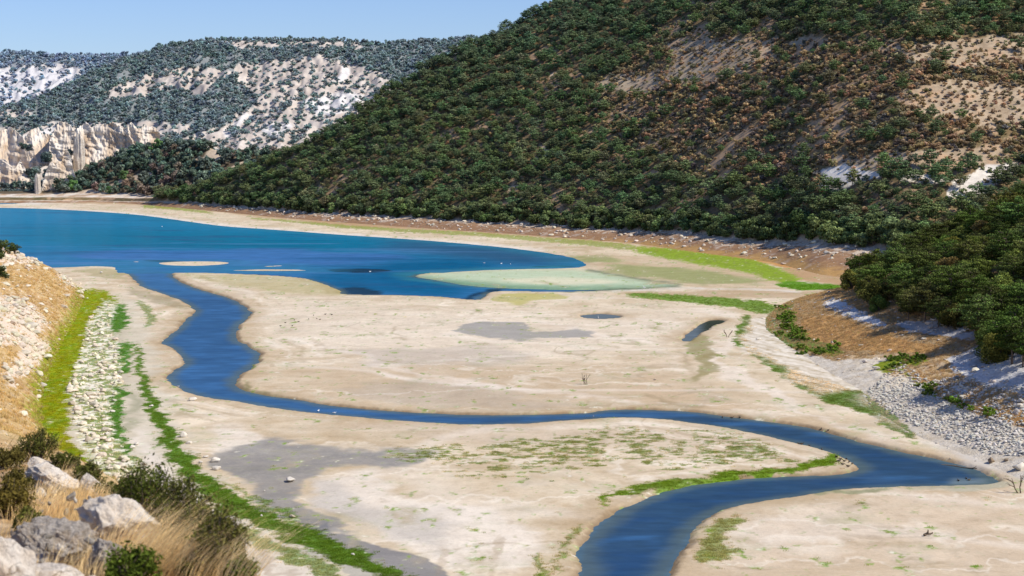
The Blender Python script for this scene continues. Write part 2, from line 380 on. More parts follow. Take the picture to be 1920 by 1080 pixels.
paint(A(150, 132, 96), thr(PM(strokes=[[(1200, 735, 3), (1240, 752, 4), (1300, 762, 3)], [(1270, 640, 3), (1265, 665, 4), (1300, 700, 3)]], sx=6, sy=3), n2, .5), .6)
paint(A(170, 172, 150), PM([[(1700, 912), (1780, 896), (1850, 893), (1878, 905), (1830, 914)]], sx=5, sy=2), .6)
paint(A(120, 130, 90), thr(PM([[(1500, 930), (1620, 917), (1690, 916), (1640, 926), (1510, 934)]], sx=6, sy=2), n3, .4), .7)
# right-hand flats behind
n6_ = fbm(Xg * .09, Yg * .12, 5, 29, .65)
paint(A(188, 160, 124), thr(PM([[(1080, 470), (1300, 490), (1440, 515), (1480, 545), (1300, 540), (1160, 515), (1090, 495)]], sx=20, sy=5), n2, .4), .5)
paint(A(150, 154, 98), thr(PM([[(1130, 495), (1300, 505), (1440, 530), (1300, 532), (1160, 512)], [(1060, 478), (1180, 486), (1150, 492), (1070, 488)]], sx=16, sy=4), .5 * n2 + .6 * n6_ + .15, .35, .8), .9)
paint(A(176, 146, 108), thr(PM([[(1150, 548), (1300, 545), (1560, 545), (1580, 556), (1400, 560), (1200, 556)]], sx=10, sy=2), n2, .4), .6)
paint(A(222, 214, 200), thr(PM(strokes=[[(1160, 544, 1.2), (1300, 541, 1.2), (1500, 545, 1.5)]], sx=6, sy=1), n4, .5), .8)
# shore behind the lake : beach, dry brown, green
paint(A(184, 148, 108), thr(PM([[(60, 374), (160, 369), (260, 368), (350, 372), (460, 392), (640, 412), (860, 424), (1180, 440), (1450, 462), (1600, 478), (1700, 500), (1600, 540), (1500, 525), (1440, 492), (1180, 458), (880, 436), (640, 424), (450, 402), (300, 386), (130, 380)]], sx=10, sy=3), n2, .4), .9)
paint(A(224, 216, 200), thr(PM([[(-300, 350), (0, 350), (60, 360), (140, 366), (80, 385), (-300, 374)]], sx=8, sy=3), n2, .5), .8)
paint(A(180, 140, 100), thr(PM([[(-200, 356), (0, 357), (60, 360), (40, 366), (-200, 366)]], sx=8, sy=2), n2, .5), .9)
paint(A(204, 138, 62), thr(PM([[(1180, 462), (1300, 470), (1420, 478), (1520, 496), (1500, 504), (1360, 486), (1240, 474)], [(280, 384), (330, 385), (360, 390), (300, 391)]], sx=8, sy=2), n2, .4), .7)
GR = A(112, 142, 40); GD = A(72, 124, 36); GY = A(150, 156, 24)
gmask = np.zeros(Xg.shape)
def green(m, c, n=None, w=.25, a=.5, s=1.0):
    global gmask
    k = thr(m, n3 * .4 + n2 * .3 + n4 * .5 if n is None else n, w, a) * s
    paint(c * (1 + .45 * n3[..., None] + .3 * n4[..., None]), k); gmask = np.maximum(gmask, k)
green(PM(strokes=[[(270, 387, 3), (330, 390, 3.5), (400, 400, 2)], [(470, 409, 1.5), (560, 416, 2), (650, 425, 3), (750, 432, 3), (880, 438, 3.2), (1000, 448, 4), (1100, 455, 5), (1190, 464, 5)]], sx=4, sy=1, fine=True), A(140, 150, 62), a=1.5, s=.8)
green(PM(strokes=[[(1190, 467, 5), (1250, 475, 10), (1330, 487, 12), (1400, 497, 14), (1440, 509, 14), (1490, 526, 11)]], sx=12, sy=3, fine=True), A(134, 156, 44), w=.35, a=1.2)
green(PM([[(1450, 535), (1480, 526), (1575, 534), (1585, 542), (1500, 545)]], sx=4, sy=2, fine=True), A(96, 140, 30))
green(PM(strokes=[[(1180, 552, 4), (1290, 560, 7), (1380, 568, 9), (1430, 577, 12), (1450, 582, 8)]], sx=5, sy=2, fine=True), A(118, 146, 62), a=1.1)
green(PM(strokes=[[(1400, 596, 6), (1398, 612, 11), (1388, 630, 12), (1385, 644, 6)]], sx=3, sy=2, fine=True), A(106, 134, 56), a=.35)
green(PM(strokes=[[(1400, 650, 5), (1450, 685, 8), (1505, 716, 12), (1560, 737, 19), (1605, 748, 17), (1645, 772, 13), (1690, 805, 8), (1715, 822, 4)]], sx=4, sy=3, fine=True), A(108, 134, 62), a=.4)
green(PM(strokes=[[(1120, 944, 2), (1160, 928, 6), (1220, 914, 7), (1290, 904, 6), (1400, 889, 6), (1500, 881, 6), (1545, 868, 9), (1560, 860, 8)]], sx=3, sy=2, fine=True), GR, a=.9)
green(PM(strokes=[[(1083, 980, 2), (1072, 1005, 4), (1060, 1025, 3), (1050, 1045, 3), (1045, 1075, 3)], [(1000, 1045, 3), (1015, 1065, 5), (1030, 1090, 8)]], sx=3, sy=3, fine=True), A(120, 140, 70), a=.9, s=.7)
green(PM([[(1335, 975), (1380, 962), (1402, 975), (1370, 1000), (1325, 1010)], [(1320, 1010), (1370, 1010), (1360, 1050), (1310, 1060)]], sx=10, sy=7, fine=True), A(122, 144, 66), n=n4, a=1.1, s=.75)
# peninsula tufts (short sparse grass in the dry mud)
pen = PM([[(690, 850), (830, 835), (1000, 825), (1150, 800), (1330, 808), (1480, 845), (1540, 880), (1380, 872), (1240, 880), (1160, 872), (1000, 885), (900, 900), (840, 880)]], sx=24, sy=9, fine=True)
n6 = fbm(Xg * .35, Yg * .8, 4, 27, .65); k = sm(.10, .34, n6 + .4 * n2 + .35 * pen - .22) * sm(.08, .5, pen) * sm(650, 800, GPX)
paint(A(112, 136, 58), k, .85); gmask = np.maximum(gmask, k)
k2 = sm(0, .4, n4 * .8 + n2 * .5 - .15) * sm(.1, .6, PM([[(640, 790), (900, 800), (1300, 805), (1500, 850), (1300, 840), (1000, 850), (700, 840)]], sx=20, sy=8))
paint(A(150, 124, 92), k2, .5)
# left bank foot : green bands, white stones, path
pth = [[(150, 535), (240, 560), (290, 620), (300, 720), (340, 830), (480, 970), (700, 1080), (640, 1240), (200, 1240), (100, 900), (60, 760), (90, 640)]]
paint(A(206, 198, 176), PM(pth, sx=10, sy=6), .6)
paint(A(186, 176, 150), thr(PM(strokes=[[(225, 600, 6), (240, 680, 12), (245, 740, 18), (250, 780, 16)]], sx=8, sy=8), n2, .5), .6)
paint(A(150, 150, 118), thr(PM(strokes=[[(225, 720, 10), (240, 770, 16), (240, 800, 14)]], sx=8, sy=8), n2, .5), .55)
paint(A(232, 220, 202), PM(strokes=[[(265, 810, 8), (290, 860, 14), (340, 920, 18), (420, 990, 20), (520, 1060, 24), (620, 1130, 30)]], sx=8, sy=5), .8)
paint(A(170, 150, 124), thr(PM(strokes=[[(380, 950, 3), (460, 1010, 5), (560, 1075, 8)]], sx=4, sy=2), n3, .5), .5)
green(PM([[(140, 540), (200, 545), (232, 575), (196, 580), (165, 640), (150, 700), (130, 760), (130, 820), (165, 870), (190, 900), (150, 900), (100, 860), (70, 800), (70, 740), (85, 690), (105, 640), (130, 600)]], sx=6, sy=6, fine=True), lerp(GY, A(112, 150, 36), (.75 * sm(-.3, .5, n4 + .3 * n2))[..., None]), a=1.3)
0 and paint(A(196, 150, 92), sm(.15, .4, n4 - .4 * n2) * PM([[(100, 600), (150, 560), (140, 640), (100, 720), (90, 800), (66, 780), (76, 700)]], sx=6, sy=6), .6)
green(PM([[(200, 575), (235, 568), (242, 612), (210, 628), (200, 600)], [(216, 645), (245, 640), (242, 700), (210, 715)], [(205, 720), (235, 725), (225, 800), (250, 860), (270, 910), (235, 880), (210, 830), (200, 770)]], sx=5, sy=4, fine=True), A(88, 134, 52), a=1.1)
green(PM(strokes=[[(262, 565, 3), (275, 580, 7), (285, 600, 8), (275, 612, 4)]], sx=3, sy=2, fine=True), A(110, 140, 70), a=.8, s=.7)
green(PM(strokes=[[(258, 650, 4), (265, 700, 7), (280, 740, 10), (300, 790, 13), (330, 850, 14), (370, 895, 15), (420, 935, 16), (490, 975, 16), (560, 1005, 16), (640, 1040, 16), (730, 1080, 17), (860, 1150, 26)]], sx=4, sy=3, fine=True), A(94, 128, 44), a=1.1)
green(PM(strokes=[[(420, 900, 3), (500, 950, 6), (580, 985, 4)], [(420, 985, 8), (520, 1030, 10), (620, 1075, 14)]], sx=6, sy=4, fine=True), A(96, 136, 50), a=1.1, s=.7)
ston = PM([[(195, 560), (220, 566), (205, 615), (222, 650), (225, 710), (200, 790), (236, 850), (272, 905), (230, 905), (180, 870), (156, 830), (138, 780), (128, 730), (146, 690), (154, 650), (168, 600)]], sx=6, sy=4, fine=True)
kst = thr(ston, n3 * 1.0 + n2 * .5, .2, .9); paint(A(240, 232, 210), kst, .95); gmask = gmask * (1 - kst)
kg = sm(-.12, .12, n4 + .5 * n3) * ston; paint(A(110, 140, 58) * (1 + .4 * n3[..., None]), kg, .8); gmask = np.maximum(gmask, kg)
# right: strata bench and rubble apron
bench = PM([[(1395, 605), (1440, 590), (1480, 572), (1470, 620), (1500, 650), (1600, 668), (1730, 660), (1700, 690), (1620, 730), (1540, 740), (1470, 700), (1410, 660), (1390, 640)]], sx=6, sy=4)
stra = np.clip(.5 + .3 * np.sin((GPXf * -.25 + GPYf * 1.0) * 1.1 + n2 * 5) + .25 * np.sin((GPXf * -.22 + GPYf) * .47 + n1 * 8) + .5 * n4, 0, 1)
paint(lerp(A(186, 170, 140), A(236, 226, 208), stra[..., None] ** .7), bench, .9)
rub = PM([[(1610, 740), (1680, 700), (1760, 730), (1850, 790), (1980, 830), (2300, 860), (2300, 900), (1900, 895), (1820, 870), (1740, 830), (1660, 790)]], sx=10, sy=7)
paint(A(206, 200, 190), rub, .8)
BEDCOL = col.copy(); z = zb
BV = V = np.stack([Xg, Yg, z], -1).reshape(-1, 3)
# ------------------------------------------------------------------ materials
M_bed = terrain_mat('dry_lakebed', fine=(2.2, .09), coarse=(.22, .09), bump=.25, bscale=1.3)
bed = link('lakebed', mesh_from('lakebed', V, grid_faces(*Xg.shape), [M_bed], True, {'col': ('FLOAT_COLOR', col.reshape(-1, 3))}))
tag(bed, 'pale dry lakebed of cracked mud with grey silt and green grassy margins', 'ground', kind='structure')
# base ground far below and beyond, to the horizon
g = np.linspace(-30000, 30000, 61); GX, GY_ = np.meshgrid(g, g + 20000)
fc = np.tile(A(120, 125, 105), (GX.size, 1))
tag(link('ground', mesh_from('ground', np.stack([GX, GY_, 0 * GX - 6], -1).reshape(-1, 3), grid_faces(61, 61), [M_bed], False, {'col': ('FLOAT_COLOR', fc)})), 'flat scrubland running out to the horizon', 'ground', kind='structure')
# ------------------------------------------------------------------ WATER
def water_mat():
    m, nt = new_mat('water_surface'); b = NB(nt)
    at = b.n('ShaderNodeAttribute', attribute_name='col').outputs['Color']
    geo = b.n('ShaderNodeNewGeometry').outputs['Position']
    mp = b.n('ShaderNodeMapping'); b.l(geo, mp.inputs[0]); mp.inputs['Scale'].default_value = (.35, 1.0, 1)
    f = b.rng(b.noise(.5, 6, .68, mp.outputs[0]), .3, .7, .78, 1.24)
    col = b.vscale(at, f)
    d = b.n('ShaderNodeBsdfDiffuse'); b.l(col, d.inputs[0])
    gl = b.n('ShaderNodeBsdfGlossy'); gl.inputs['Roughness'].default_value = .16; gl.inputs['Color'].default_value = (.75, .88, 1, 1)
    bu = b.n('ShaderNodeBump'); bu.inputs['Strength'].default_value = .5; bu.inputs['Distance'].default_value = .12
    b.l(b.noise(1.6, 4, .6, mp.outputs[0]), bu.inputs['Height']); b.l(bu.outputs[0], gl.inputs['Normal'])
    mx = b.n('ShaderNodeMixShader'); mx.inputs[0].default_value = .13
    b.l(d.outputs[0], mx.inputs[1]); b.l(gl.outputs[0], mx.inputs[2])
    b.l(mx.outputs[0], b.n('ShaderNodeOutputMaterial').inputs[0]); return m
M_wat = water_mat()
def water(name, m0, m1, nr, label, extra=None):
    global GPX, GPY, GPXf, GPYf, col
    wc = np.linspace(-.60, .45, 900); wm = np.linspace(m0, m1, nr); C, Mg = np.meshgrid(wc, wm); Y = (WL - H) / Mg; X = C * Y
    GPX, GPY = w2p(X + fbm(X * .03, Y * .03, 4, 161) * 6, Y + fbm(X * .03, Y * .03, 4, 165) * 14, 0 * X + WL); GPXf, GPYf = GPX, GPY
    na = fbm(X * .012, Y * .03, 5, 171, .6); nb = fbm(X * .06, Y * .16, 4, 175, .6)
    W = lambda r, g, b: srgb(r, g, b) * .72
    col = np.empty(X.shape + (3,))
    t = np.clip((GPY - 450) / 60, 0, 1)[..., None]
    col[:] = lerp(W(10, 124, 160), W(52, 120, 170), t)
    paint(W(40, 136, 176), sm(440, 395, GPY - GPX * .05), .7)
    paint(W(4, 118, 148), PM([[(60, 425), (500, 440), (720, 460), (620, 474), (200, 468), (40, 450)]], sx=40, sy=8), .8)
    paint(W(72, 122, 182), thr(PM([[(200, 470), (500, 468), (760, 476), (800, 486), (500, 500), (240, 492), (100, 480)]], sx=30, sy=4), na, .3, .5), .8)
    paint(W(52, 94, 128), thr(PM([[(690, 446), (860, 455), (1010, 470), (1090, 492), (1060, 500), (900, 488), (800, 476), (700, 462)]], sx=50, sy=6), na, .5, .4), .85)  # reflection of the dark hill, painted into the water colour
    paint(W(0, 100, 142), thr(PM([[(620, 508), (760, 492), (900, 488), (960, 500), (820, 512), (840, 534), (900, 545), (820, 556), (660, 545), (560, 520)]], sx=30, sy=5), na, .45, .4), .9)
    paint(W(24, 42, 52), thr(PM([[(596, 506), (680, 503), (745, 509), (700, 513), (620, 511)], [(640, 540), (680, 535), (700, 545), (716, 553), (650, 553)], [(470, 514), (560, 520), (540, 523), (480, 518)], [(255, 489), (320, 489), (340, 497), (300, 495)]], sx=8, sy=1), nb, .3, .5), .85)
    paint(W(20, 40, 56), thr(PM(strokes=[[(840, 560, 2), (890, 552, 2), (960, 545, 2.2), (1080, 543, 2), (1170, 543, 1.5)], [(1000, 500, 1), (1075, 501, 1.5)]], sx=6, sy=1), nb, .3, .4), .8)
    paint(W(70, 150, 150), PM(strokes=[[(740, 517, 2), (800, 512, 2), (900, 506, 2), (1060, 502, 1.5)], [(760, 521, 2), (800, 525, 3), (860, 536, 2.5), (960, 543, 2)]], sx=14, sy=2), .75)
    # river
    r = sm(498, 512, GPY)
    UX, UY = w2p(X, Y, 0 * X + WL); rv = Mask(6, 4, [river_px]).at(UX, UY) * r
    paint(W(64, 114, 158), rv, .9)
    paint(W(48, 88, 130), thr(rv * sm(540, 560, GPY), na + .4 * nb, .4, 1.2), .7)
    paint(W(50, 80, 106), rv * sm(900, 1300, GPX + GPY * .2), .95)
    paint(W(72, 110, 150), thr(PM([[(1440, 820), (1640, 880), (1740, 905), (1640, 905), (1560, 880)], [(1180, 1060), (1250, 1000), (1290, 1010), (1250, 1090)]], sx=12, sy=5), nb, .4, .6), .35)
    paint(W(72, 126, 180), sm(.0, .35, nb + .5 * na) * rv, .45)
    paint(W(34, 74, 120), sm(.05, .4, -nb - .4 * na) * rv, .45)
    paint(W(134, 150, 150), PM([[(1780, 900), (1800, 893), (1880, 893), (1880, 912), (1780, 914)]], sx=8, sy=2), .7)
    sws, _p = water_sdf(X, Y); e_ = sm(-2.2, -.1, sws * (1 + .7 * nb)) * (Y < 470)
    paint(W(96, 112, 104), e_, .75)
    paint(W(60, 140, 160), sm(-14, -1, sws) * (Y > 470), .35)
    st_ = fbm(X * .01, Y * .06, 5, 191, .6)
    paint(W(90, 140, 190), sm(.1, .4, st_) * (Y > 430) * (GPY > 455), .5)
    paint(W(0, 84, 124), sm(.1, .45, -st_) * (Y > 430), .45)
    paint(lerp(W(58, 66, 52), W(110, 124, 132), sm(1330, 1300, UX)[..., None]), np.maximum(*[Mask(6, 4, [[(x, y) for x, y in q]], [[(x, y, 3) for x, y in q]]).at(UX, UY) for q in pond_px]) * 2, 1)
    paint(W(60, 116, 190), sm(1.6, .2, 1.0 - rv) * 0, 1)
    me = mesh_from(name, np.stack([X, Y, 0 * X + WL], -1).reshape(-1, 3), grid_faces(*X.shape), [M_wat], True, {'col': ('FLOAT_COLOR', col.reshape(-1, 3))})
    tag(link(name, me), label, 'water', kind='structure')
mS = float(p2cm(0, 513)[1])
water('lake', mS, -H / 2600, 420, 'shrunken blue lake with turquoise and dark ripple bands')
water('river', -H / 60, mS, 620, 'blue winding river crossing the dry lakebed')
# ------------------------------------------------------------------ HILL LAYERS
def table(pts, n=1600, lo=-.62, hi=.62, blur=8):
    p = np.array(pts, float); c, m = p2cm(p[:, 0], p[:, 1])
    cc = np.linspace(lo, hi, n); v = np.interp(cc, c, m)
    k = np.hanning(blur * 2 + 1); k /= k.sum()
    return cc, np.convolve(np.pad(v, blur, mode='edge'), k, mode='valid')
class Hill:
    def __init__(s, base, tree, ridge, s0=.12, s1=.5, seed=0, amp=4, namp=1., basem=None, freq=.012, back=.35):
        s.cc, mb = table(base); _, mt = table(tree); _, mr = table(ridge)
        s.Yb = -H / mb if basem is None else np.full(len(s.cc), float(basem))
        s.s0 = s0
        s.Yt = (H + s0 * s.Yb) / (s0 - mt); s.Yt = np.maximum(s.Yt, s.Yb + 1); s.zt = s0 * (s.Yt - s.Yb)
        mr = np.maximum(mr, mt + .002)
        s1 = np.interp(s.cc, *s1) if isinstance(s1, tuple) else s1 + 0 * s.cc
        s.s1 = s1
        s.Yr = (H - s.zt + s1 * s.Yt) / (s1 - mr); s.Yr = np.maximum(s.Yr, s.Yt + 2)
        s.seed = seed; s.amp = amp; s.freq = freq; s.back = back; s.rough = 0
    def par(s, c): return [np.interp(c, s.cc, a) for a in (s.Yb, s.Yt, s.Yr, s.s1)]
    def z(s, X, Y, noise=True):
        c = X / Y; Yb, Yt, Yr, s1 = s.par(c)
        zt = s.s0 * (Yt - Yb); zr = zt + s1 * (Yr - Yt)
        z = np.where(Y < Yb, -(Yb - Y) * .15, np.where(Y < Yt, s.s0 * (Y - Yb), np.where(Y < Yr, zt + s1 * (Y - Yt), zr - s.back * (Y - Yr))))
        if noise:
            w = sm(0, 60, Y - Yt) * (1 - .8 * sm(-50, 10, Y - Yr))
            n = fbm(X * s.freq, Y * s.freq * .6, 5, s.seed + 200, .5)
            if s.rough: z = z - np.abs(perlin(X * .045 + .6 * perlin(X * .02, Y * .02, 9), Y * .008, s.seed + 220)) * s.rough * w + (perlin(X * .1, Y * .05, s.seed + 221) + .6 * perlin(X * .25, Y * .12, s.seed + 222)) * s.rough * .28 * w
            z = z + n * s.amp * w + fbm(X * .06, Y * .06, 3, s.seed + 210) * np.clip((Y - Yb) / 20, 0, 1) * .8
        return z
    def mesh(s, name, c0, c1, nc, nr, paintf, mat, label, bfront=12, bback=90, cat='hill'):
        cs = np.linspace(c0, c1, nc); Yb, Yt, Yr, _ = s.par(cs)
        t = np.linspace(0, 1, nr)[:, None]
        Y = (Yb - bfront)[None] + t * (Yr + bback - Yb + bfront)[None]; X = cs[None] * Y
        Z = s.z(X, Y)
        s.paint = paintf
        colr = paintf(X, Y, Z)
        me = mesh_from(name, np.stack([X, Y, Z], -1).reshape(-1, 3), grid_faces(*X.shape), [mat], True, {'col': ('FLOAT_COLOR', colr.reshape(-1, 3))})
        o = link(name, me); tag(o, label, cat, kind='structure'); return o
M_hill = terrain_mat('hill_soil', fine=(.5, .25), coarse=(.05, .12), bump=.6, bscale=.35)
MH = Hill(base=[(-600, 379), (120, 380), (190, 379), (250, 382), (400, 396), (560, 411), (750, 425), (980, 440), (1180, 455), (1330, 476), (1450, 492), (1540, 515), (1700, 535), (2500, 540)],
          tree=[(-600, 376), (120, 376), (190, 377), (250, 378), (370, 379), (470, 387), (560, 396), (770, 407), (1000, 419), (1180, 431), (1300, 436), (1400, 450), (1530, 450), (1600, 460), (1700, 470), (2500, 480)],
          ridge=[(-600, 375), (240, 375), (300, 368), (380, 352), (440, 327), (560, 280), (640, 236), (700, 190), (820, 116), (930, 68), (1050, 2), (1180, -70), (1300, -130), (1500, -150), (2500, -150)],
          s0=.13, s1=.47, seed=1, amp=3.5)
M1 = dict(
 tan=Mask(22, 9, [[(1240, 75), (1330, 68), (1430, 72), (1550, 66), (1560, 90), (1480, 95), (1400, 130), (1300, 180), (1250, 150)], [(1600, 90), (1920, 60), (2300, 60), (2300, 120), (1920, 115), (1800, 140), (1720, 120)],
                 [(1690, 175), (1780, 145), (1920, 150), (2300, 160), (2300, 250), (1900, 245), (1800, 230), (1700, 215)], [(1100, 140), (1240, 130), (1230, 180), (1110, 180)], [(1500, 290), (1920, 270), (1900, 320), (1560, 320)]]),
 white=Mask(6, 4, [[(1525, 318), (1560, 308), (1640, 322), (1660, 330), (1590, 345), (1560, 360), (1525, 350)], [(1680, 322), (1750, 328), (1800, 340), (1760, 345), (1690, 340)], [(1790, 340), (1850, 312), (1925, 305), (1925, 325), (1850, 350), (1830, 375), (1780, 372)], [(2000, 300), (2200, 310), (2180, 350), (2020, 340)]]),
 spots=Mask(5, 3, [[(585, 352), (600, 348), (590, 362), (578, 366)], [(700, 262), (722, 266), (715, 278), (700, 272)], [(1000, 118), (1020, 120), (1010, 128)], [(1036, 136), (1062, 134), (1058, 144), (1040, 150)], [(1010, 270), (1024, 272), (1018, 298), (1008, 290)], [(950, 352), (978, 345), (960, 366)], [(640, 300), (658, 302), (640, 312)], [(796, 270), (812, 268), (800, 286)], [(1484, 378), (1505, 370), (1500, 386)]], ),
 brown=Mask(60, 30, [[(1120, 180), (1180, 110), (1250, 70), (1920, 80), (2400, 80), (2400, 300), (1920, 290), (1600, 320), (1450, 350), (1280, 310), (1130, 260)]]),
 low=Mask(40, 16, [[(1300, 400), (1500, 380), (2400, 380), (2400, 520), (1500, 480), (1340, 445)]]))
def paintMH(X, Y, Z):
    px, py = w2p(X + fbm(X * .03, Y * .03, 4, 301) * 9, Y + fbm(X * .03, Y * .03, 4, 305) * 9, Z)
    a = fbm(X * .03, Y * .03, 5, 311, .6); b = fbm(X * .12, Y * .12, 4, 315, .6); c = fbm(X * .5, Y * .4, 3, 317, .6)
    Yb, Yt, Yr, _ = MH.par(X / Y)
    cl = np.empty(X.shape + (3,)); cl[:] = A(134, 112, 82)
    def pp(c0, m): nonlocal cl; cl = lerp(cl, np.asarray(c0), np.clip(m, 0, 1)[..., None])
    pp(A(156, 132, 100), np.clip(.35 + a, 0, 1)); pp(A(92, 92, 60), sm(-.2, .3, b) * .75)
    pp(lerp(A(168, 146, 118), A(210, 188, 158), np.clip(.5 + b + .6 * c, 0, 1)[..., None]), sm(.36, .56, M1['tan'].at(px, py) * .74 + .5 * b + .35 * a + .15 * c) * .9)
    pp(A(196, 162, 128), sm(.12, .28, a * .7 + b * .8) * .85)
    pp(A(236, 226, 210), sm(.4, .6, M1['white'].at(px, py) + .3 * b)); pp(A(222, 196, 168), sm(.35, .6, M1['spots'].at(px, py) + .3 * c) * .9)
    # shore band under the trees
    tt = (Y - Yb) / (Yt - Yb)
    bd = sm(1.12, .98, tt + .1 * b)
    band = lerp(A(164, 130, 98), A(146, 110, 82), np.clip(.5 + b, 0, 1)[..., None])
    band = lerp(band, A(222, 204, 180), (sm(.6, .95, tt + .5 * c + .5 * b) * .8)[..., None])
    band = lerp(band, A(226, 214, 196), (sm(.15, .4, b + c * .6) * .35)[..., None])
    band = lerp(band, A(198, 156, 92), (sm(.42, .05, tt + .4 * b) * sm(1050, 1220, px) * .7)[..., None])
    cl = lerp(cl, band, bd[..., None])
    return cl
MH.mesh('wooded_hill', -.50, .58, 1000, 330, paintMH, M_hill, 'steep hillside of reddish soil and pale scree under pines and scrub on the right')
# spur (forest belt left)
SP = Hill(base=[(-600, 367), (80, 368), (110, 369), (250, 372), (400, 378), (700, 384), (2500, 384)],
          tree=[(-600, 366), (105, 364), (140, 361), (200, 363), (250, 365), (300, 368), (400, 374), (700, 380), (2500, 380)],
          ridge=[(-600, 366.5), (100, 362), (115, 350), (140, 332), (170, 318), (210, 300), (240, 288), (280, 276), (330, 270), (400, 280), (450, 290), (560, 290), (700, 300), (1200, 300), (2500, 300)],
          s0=.10, s1=.42, seed=3, amp=4)
M2 = Mask(5, 2, [[(222, 338), (250, 328), (292, 322), (290, 334), (250, 338), (215, 346)], [(330, 300), (380, 296), (400, 270), (420, 296), (400, 316), (360, 300)], [(404, 326), (440, 306), (470, 300), (420, 328)], [(440, 326), (480, 306), (520, 290), (512, 300), (450, 328)], [(150, 358), (200, 352), (210, 362), (150, 366)]])
def paintSP(X, Y, Z):
    px, py = w2p(X + fbm(X * .03, Y * .03, 3, 401) * 6, Y, Z); b = fbm(X * .1, Y * .1, 4, 405, .6)
    Yb, Yt, Yr, _ = SP.par(X / Y)
    cl = np.empty(X.shape + (3,)); cl[:] = A(104, 92, 74)
    cl = lerp(cl, A(214, 192, 164), (sm(.35, .6, M2.at(px, py) + .3 * b) * .95)[..., None])
    cl = lerp(cl, A(220, 200, 176), (sm(.34, .5, b) * .6)[..., None])
    cl = lerp(cl, lerp(A(186, 156, 124), A(232, 222, 206), np.clip(.5 + b * 1.5, 0, 1)[..., None]), sm(1.15, .95, (Y - Yb) / (Yt - Yb))[..., None])
    return cl
SP.mesh('lakeside_spur', -.34, .0, 420, 130, paintSP, M_hill, 'low wooded spur reaching the far lake shore below the cliffs', bback=60)
# far hill
FH = Hill(base=[(-600, 352), (0, 352), (400, 360), (2500, 360)], tree=[(-600, 346), (0, 346), (400, 350), (2500, 350)],
          ridge=[(-600, 260), (-100, 232), (0, 206), (60, 188), (120, 162), (190, 128), (262, 102), (290, 91), (330, 84), (390, 76), (480, 74), (620, 75), (700, 79), (760, 78), (860, 72), (940, 67), (1100, 60), (2500, 60)],
          s0=.08, s1=.36, seed=5, amp=10, freq=.008)
FH.rough = 13
BH = Hill(base=[(-600, 320), (2500, 320)], tree=[(-600, 318), (2500, 318)], ridge=[(-600, 92), (-100, 96), (0, 98), (60, 99), (120, 103), (180, 105), (270, 104), (400, 100), (2500, 100)],
          s0=.08, s1=.34, seed=6, amp=12, freq=.006)
BH.rough = 14
M3 = dict(
 rock=Mask(9, 5, [[(180, 172), (240, 150), (310, 126), (420, 128), (430, 140), (400, 160), (390, 185), (340, 165), (280, 178), (210, 185)],
                  [(420, 78), (520, 78), (680, 80), (700, 90), (560, 90), (430, 92)], [(440, 120), (600, 105), (720, 135), (700, 180), (600, 190), (480, 180), (440, 150)],
                  [(340, 262), (380, 246), (420, 236), (440, 215), (470, 190), (540, 165), (620, 150), (740, 150), (760, 200), (700, 230), (640, 240), (560, 280), (470, 296), (400, 298), (360, 300)],
                  [(0, 205), (40, 205), (66, 212), (40, 222), (0, 225)], [(0, 240), (80, 232), (130, 228), (220, 232), (300, 226), (360, 236), (330, 256), (260, 262), (220, 300), (100, 350), (-300, 345), (-300, 240)]]),
 white=Mask(6, 4, [[(410, 250), (455, 206), (470, 212), (450, 240), (430, 262)], [(480, 240), (520, 226), (560, 236), (500, 262)], [(0, 262), (60, 250), (100, 232), (130, 240), (90, 290), (0, 320)], [(560, 190), (640, 170), (700, 180), (650, 210), (600, 220)], [(640, 118), (660, 130), (650, 160), (636, 150)]]),
 back=Mask(14, 8, [[(-300, 130), (0, 128), (70, 124), (150, 124), (170, 136), (120, 160), (60, 185), (0, 195), (-300, 200)]]))
def paintFH(X, Y, Z, back=False):
    px, py = w2p(X + fbm(X * .02, Y * .02, 4, 501) * 10, Y + fbm(X * .02, Y * .02, 4, 505) * 14, Z)
    gul = fbm(X * .09, Y * .014 , 4, 511, .65); b = fbm(X * .06, Y * .06, 4, 515, .6); c = fbm(X * .2, Y * .2, 3, 517)
    cl = np.empty(X.shape + (3,)); cl[:] = A(120, 122, 110)
    m = (M3['back'] if back else M3['rock']).at(px, py)
    cl = lerp(cl, lerp(A(196, 174, 148), A(222, 206, 184), np.clip(.5 + b * 1.2, 0, 1)[..., None]), (sm(.24, .42, m * .95 + .62 * gul + .40 * b - .12))[..., None])
    w = M3['back' if back else 'white'].at(px, py)
    cl = lerp(cl, A(240, 232, 220), (sm(.5, .75, w + .6 * gul) * .85)[..., None])
    str_ = np.sin(Z * .9 + b * 3)
    cl = cl * (1 + .05 * str_[..., None] + .08 * c[..., None])
    return lerp(cl, A(168, 178, 196), .26 if not back else .42)  # distance haze painted in: pale blue mixed over soil and rock colour
M_far = terrain_mat('far_hill_soil', fine=(.25, .18), coarse=(.03, .10), bump=.9, bscale=.14)
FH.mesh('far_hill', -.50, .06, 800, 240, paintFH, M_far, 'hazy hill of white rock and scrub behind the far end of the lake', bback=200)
BH.mesh('distant_ridge', -.50, -.05, 500, 160, lambda X, Y, Z: paintFH(X, Y, Z, True), M_far, 'flat topped distant ridge with white scree at the far left', bback=200)
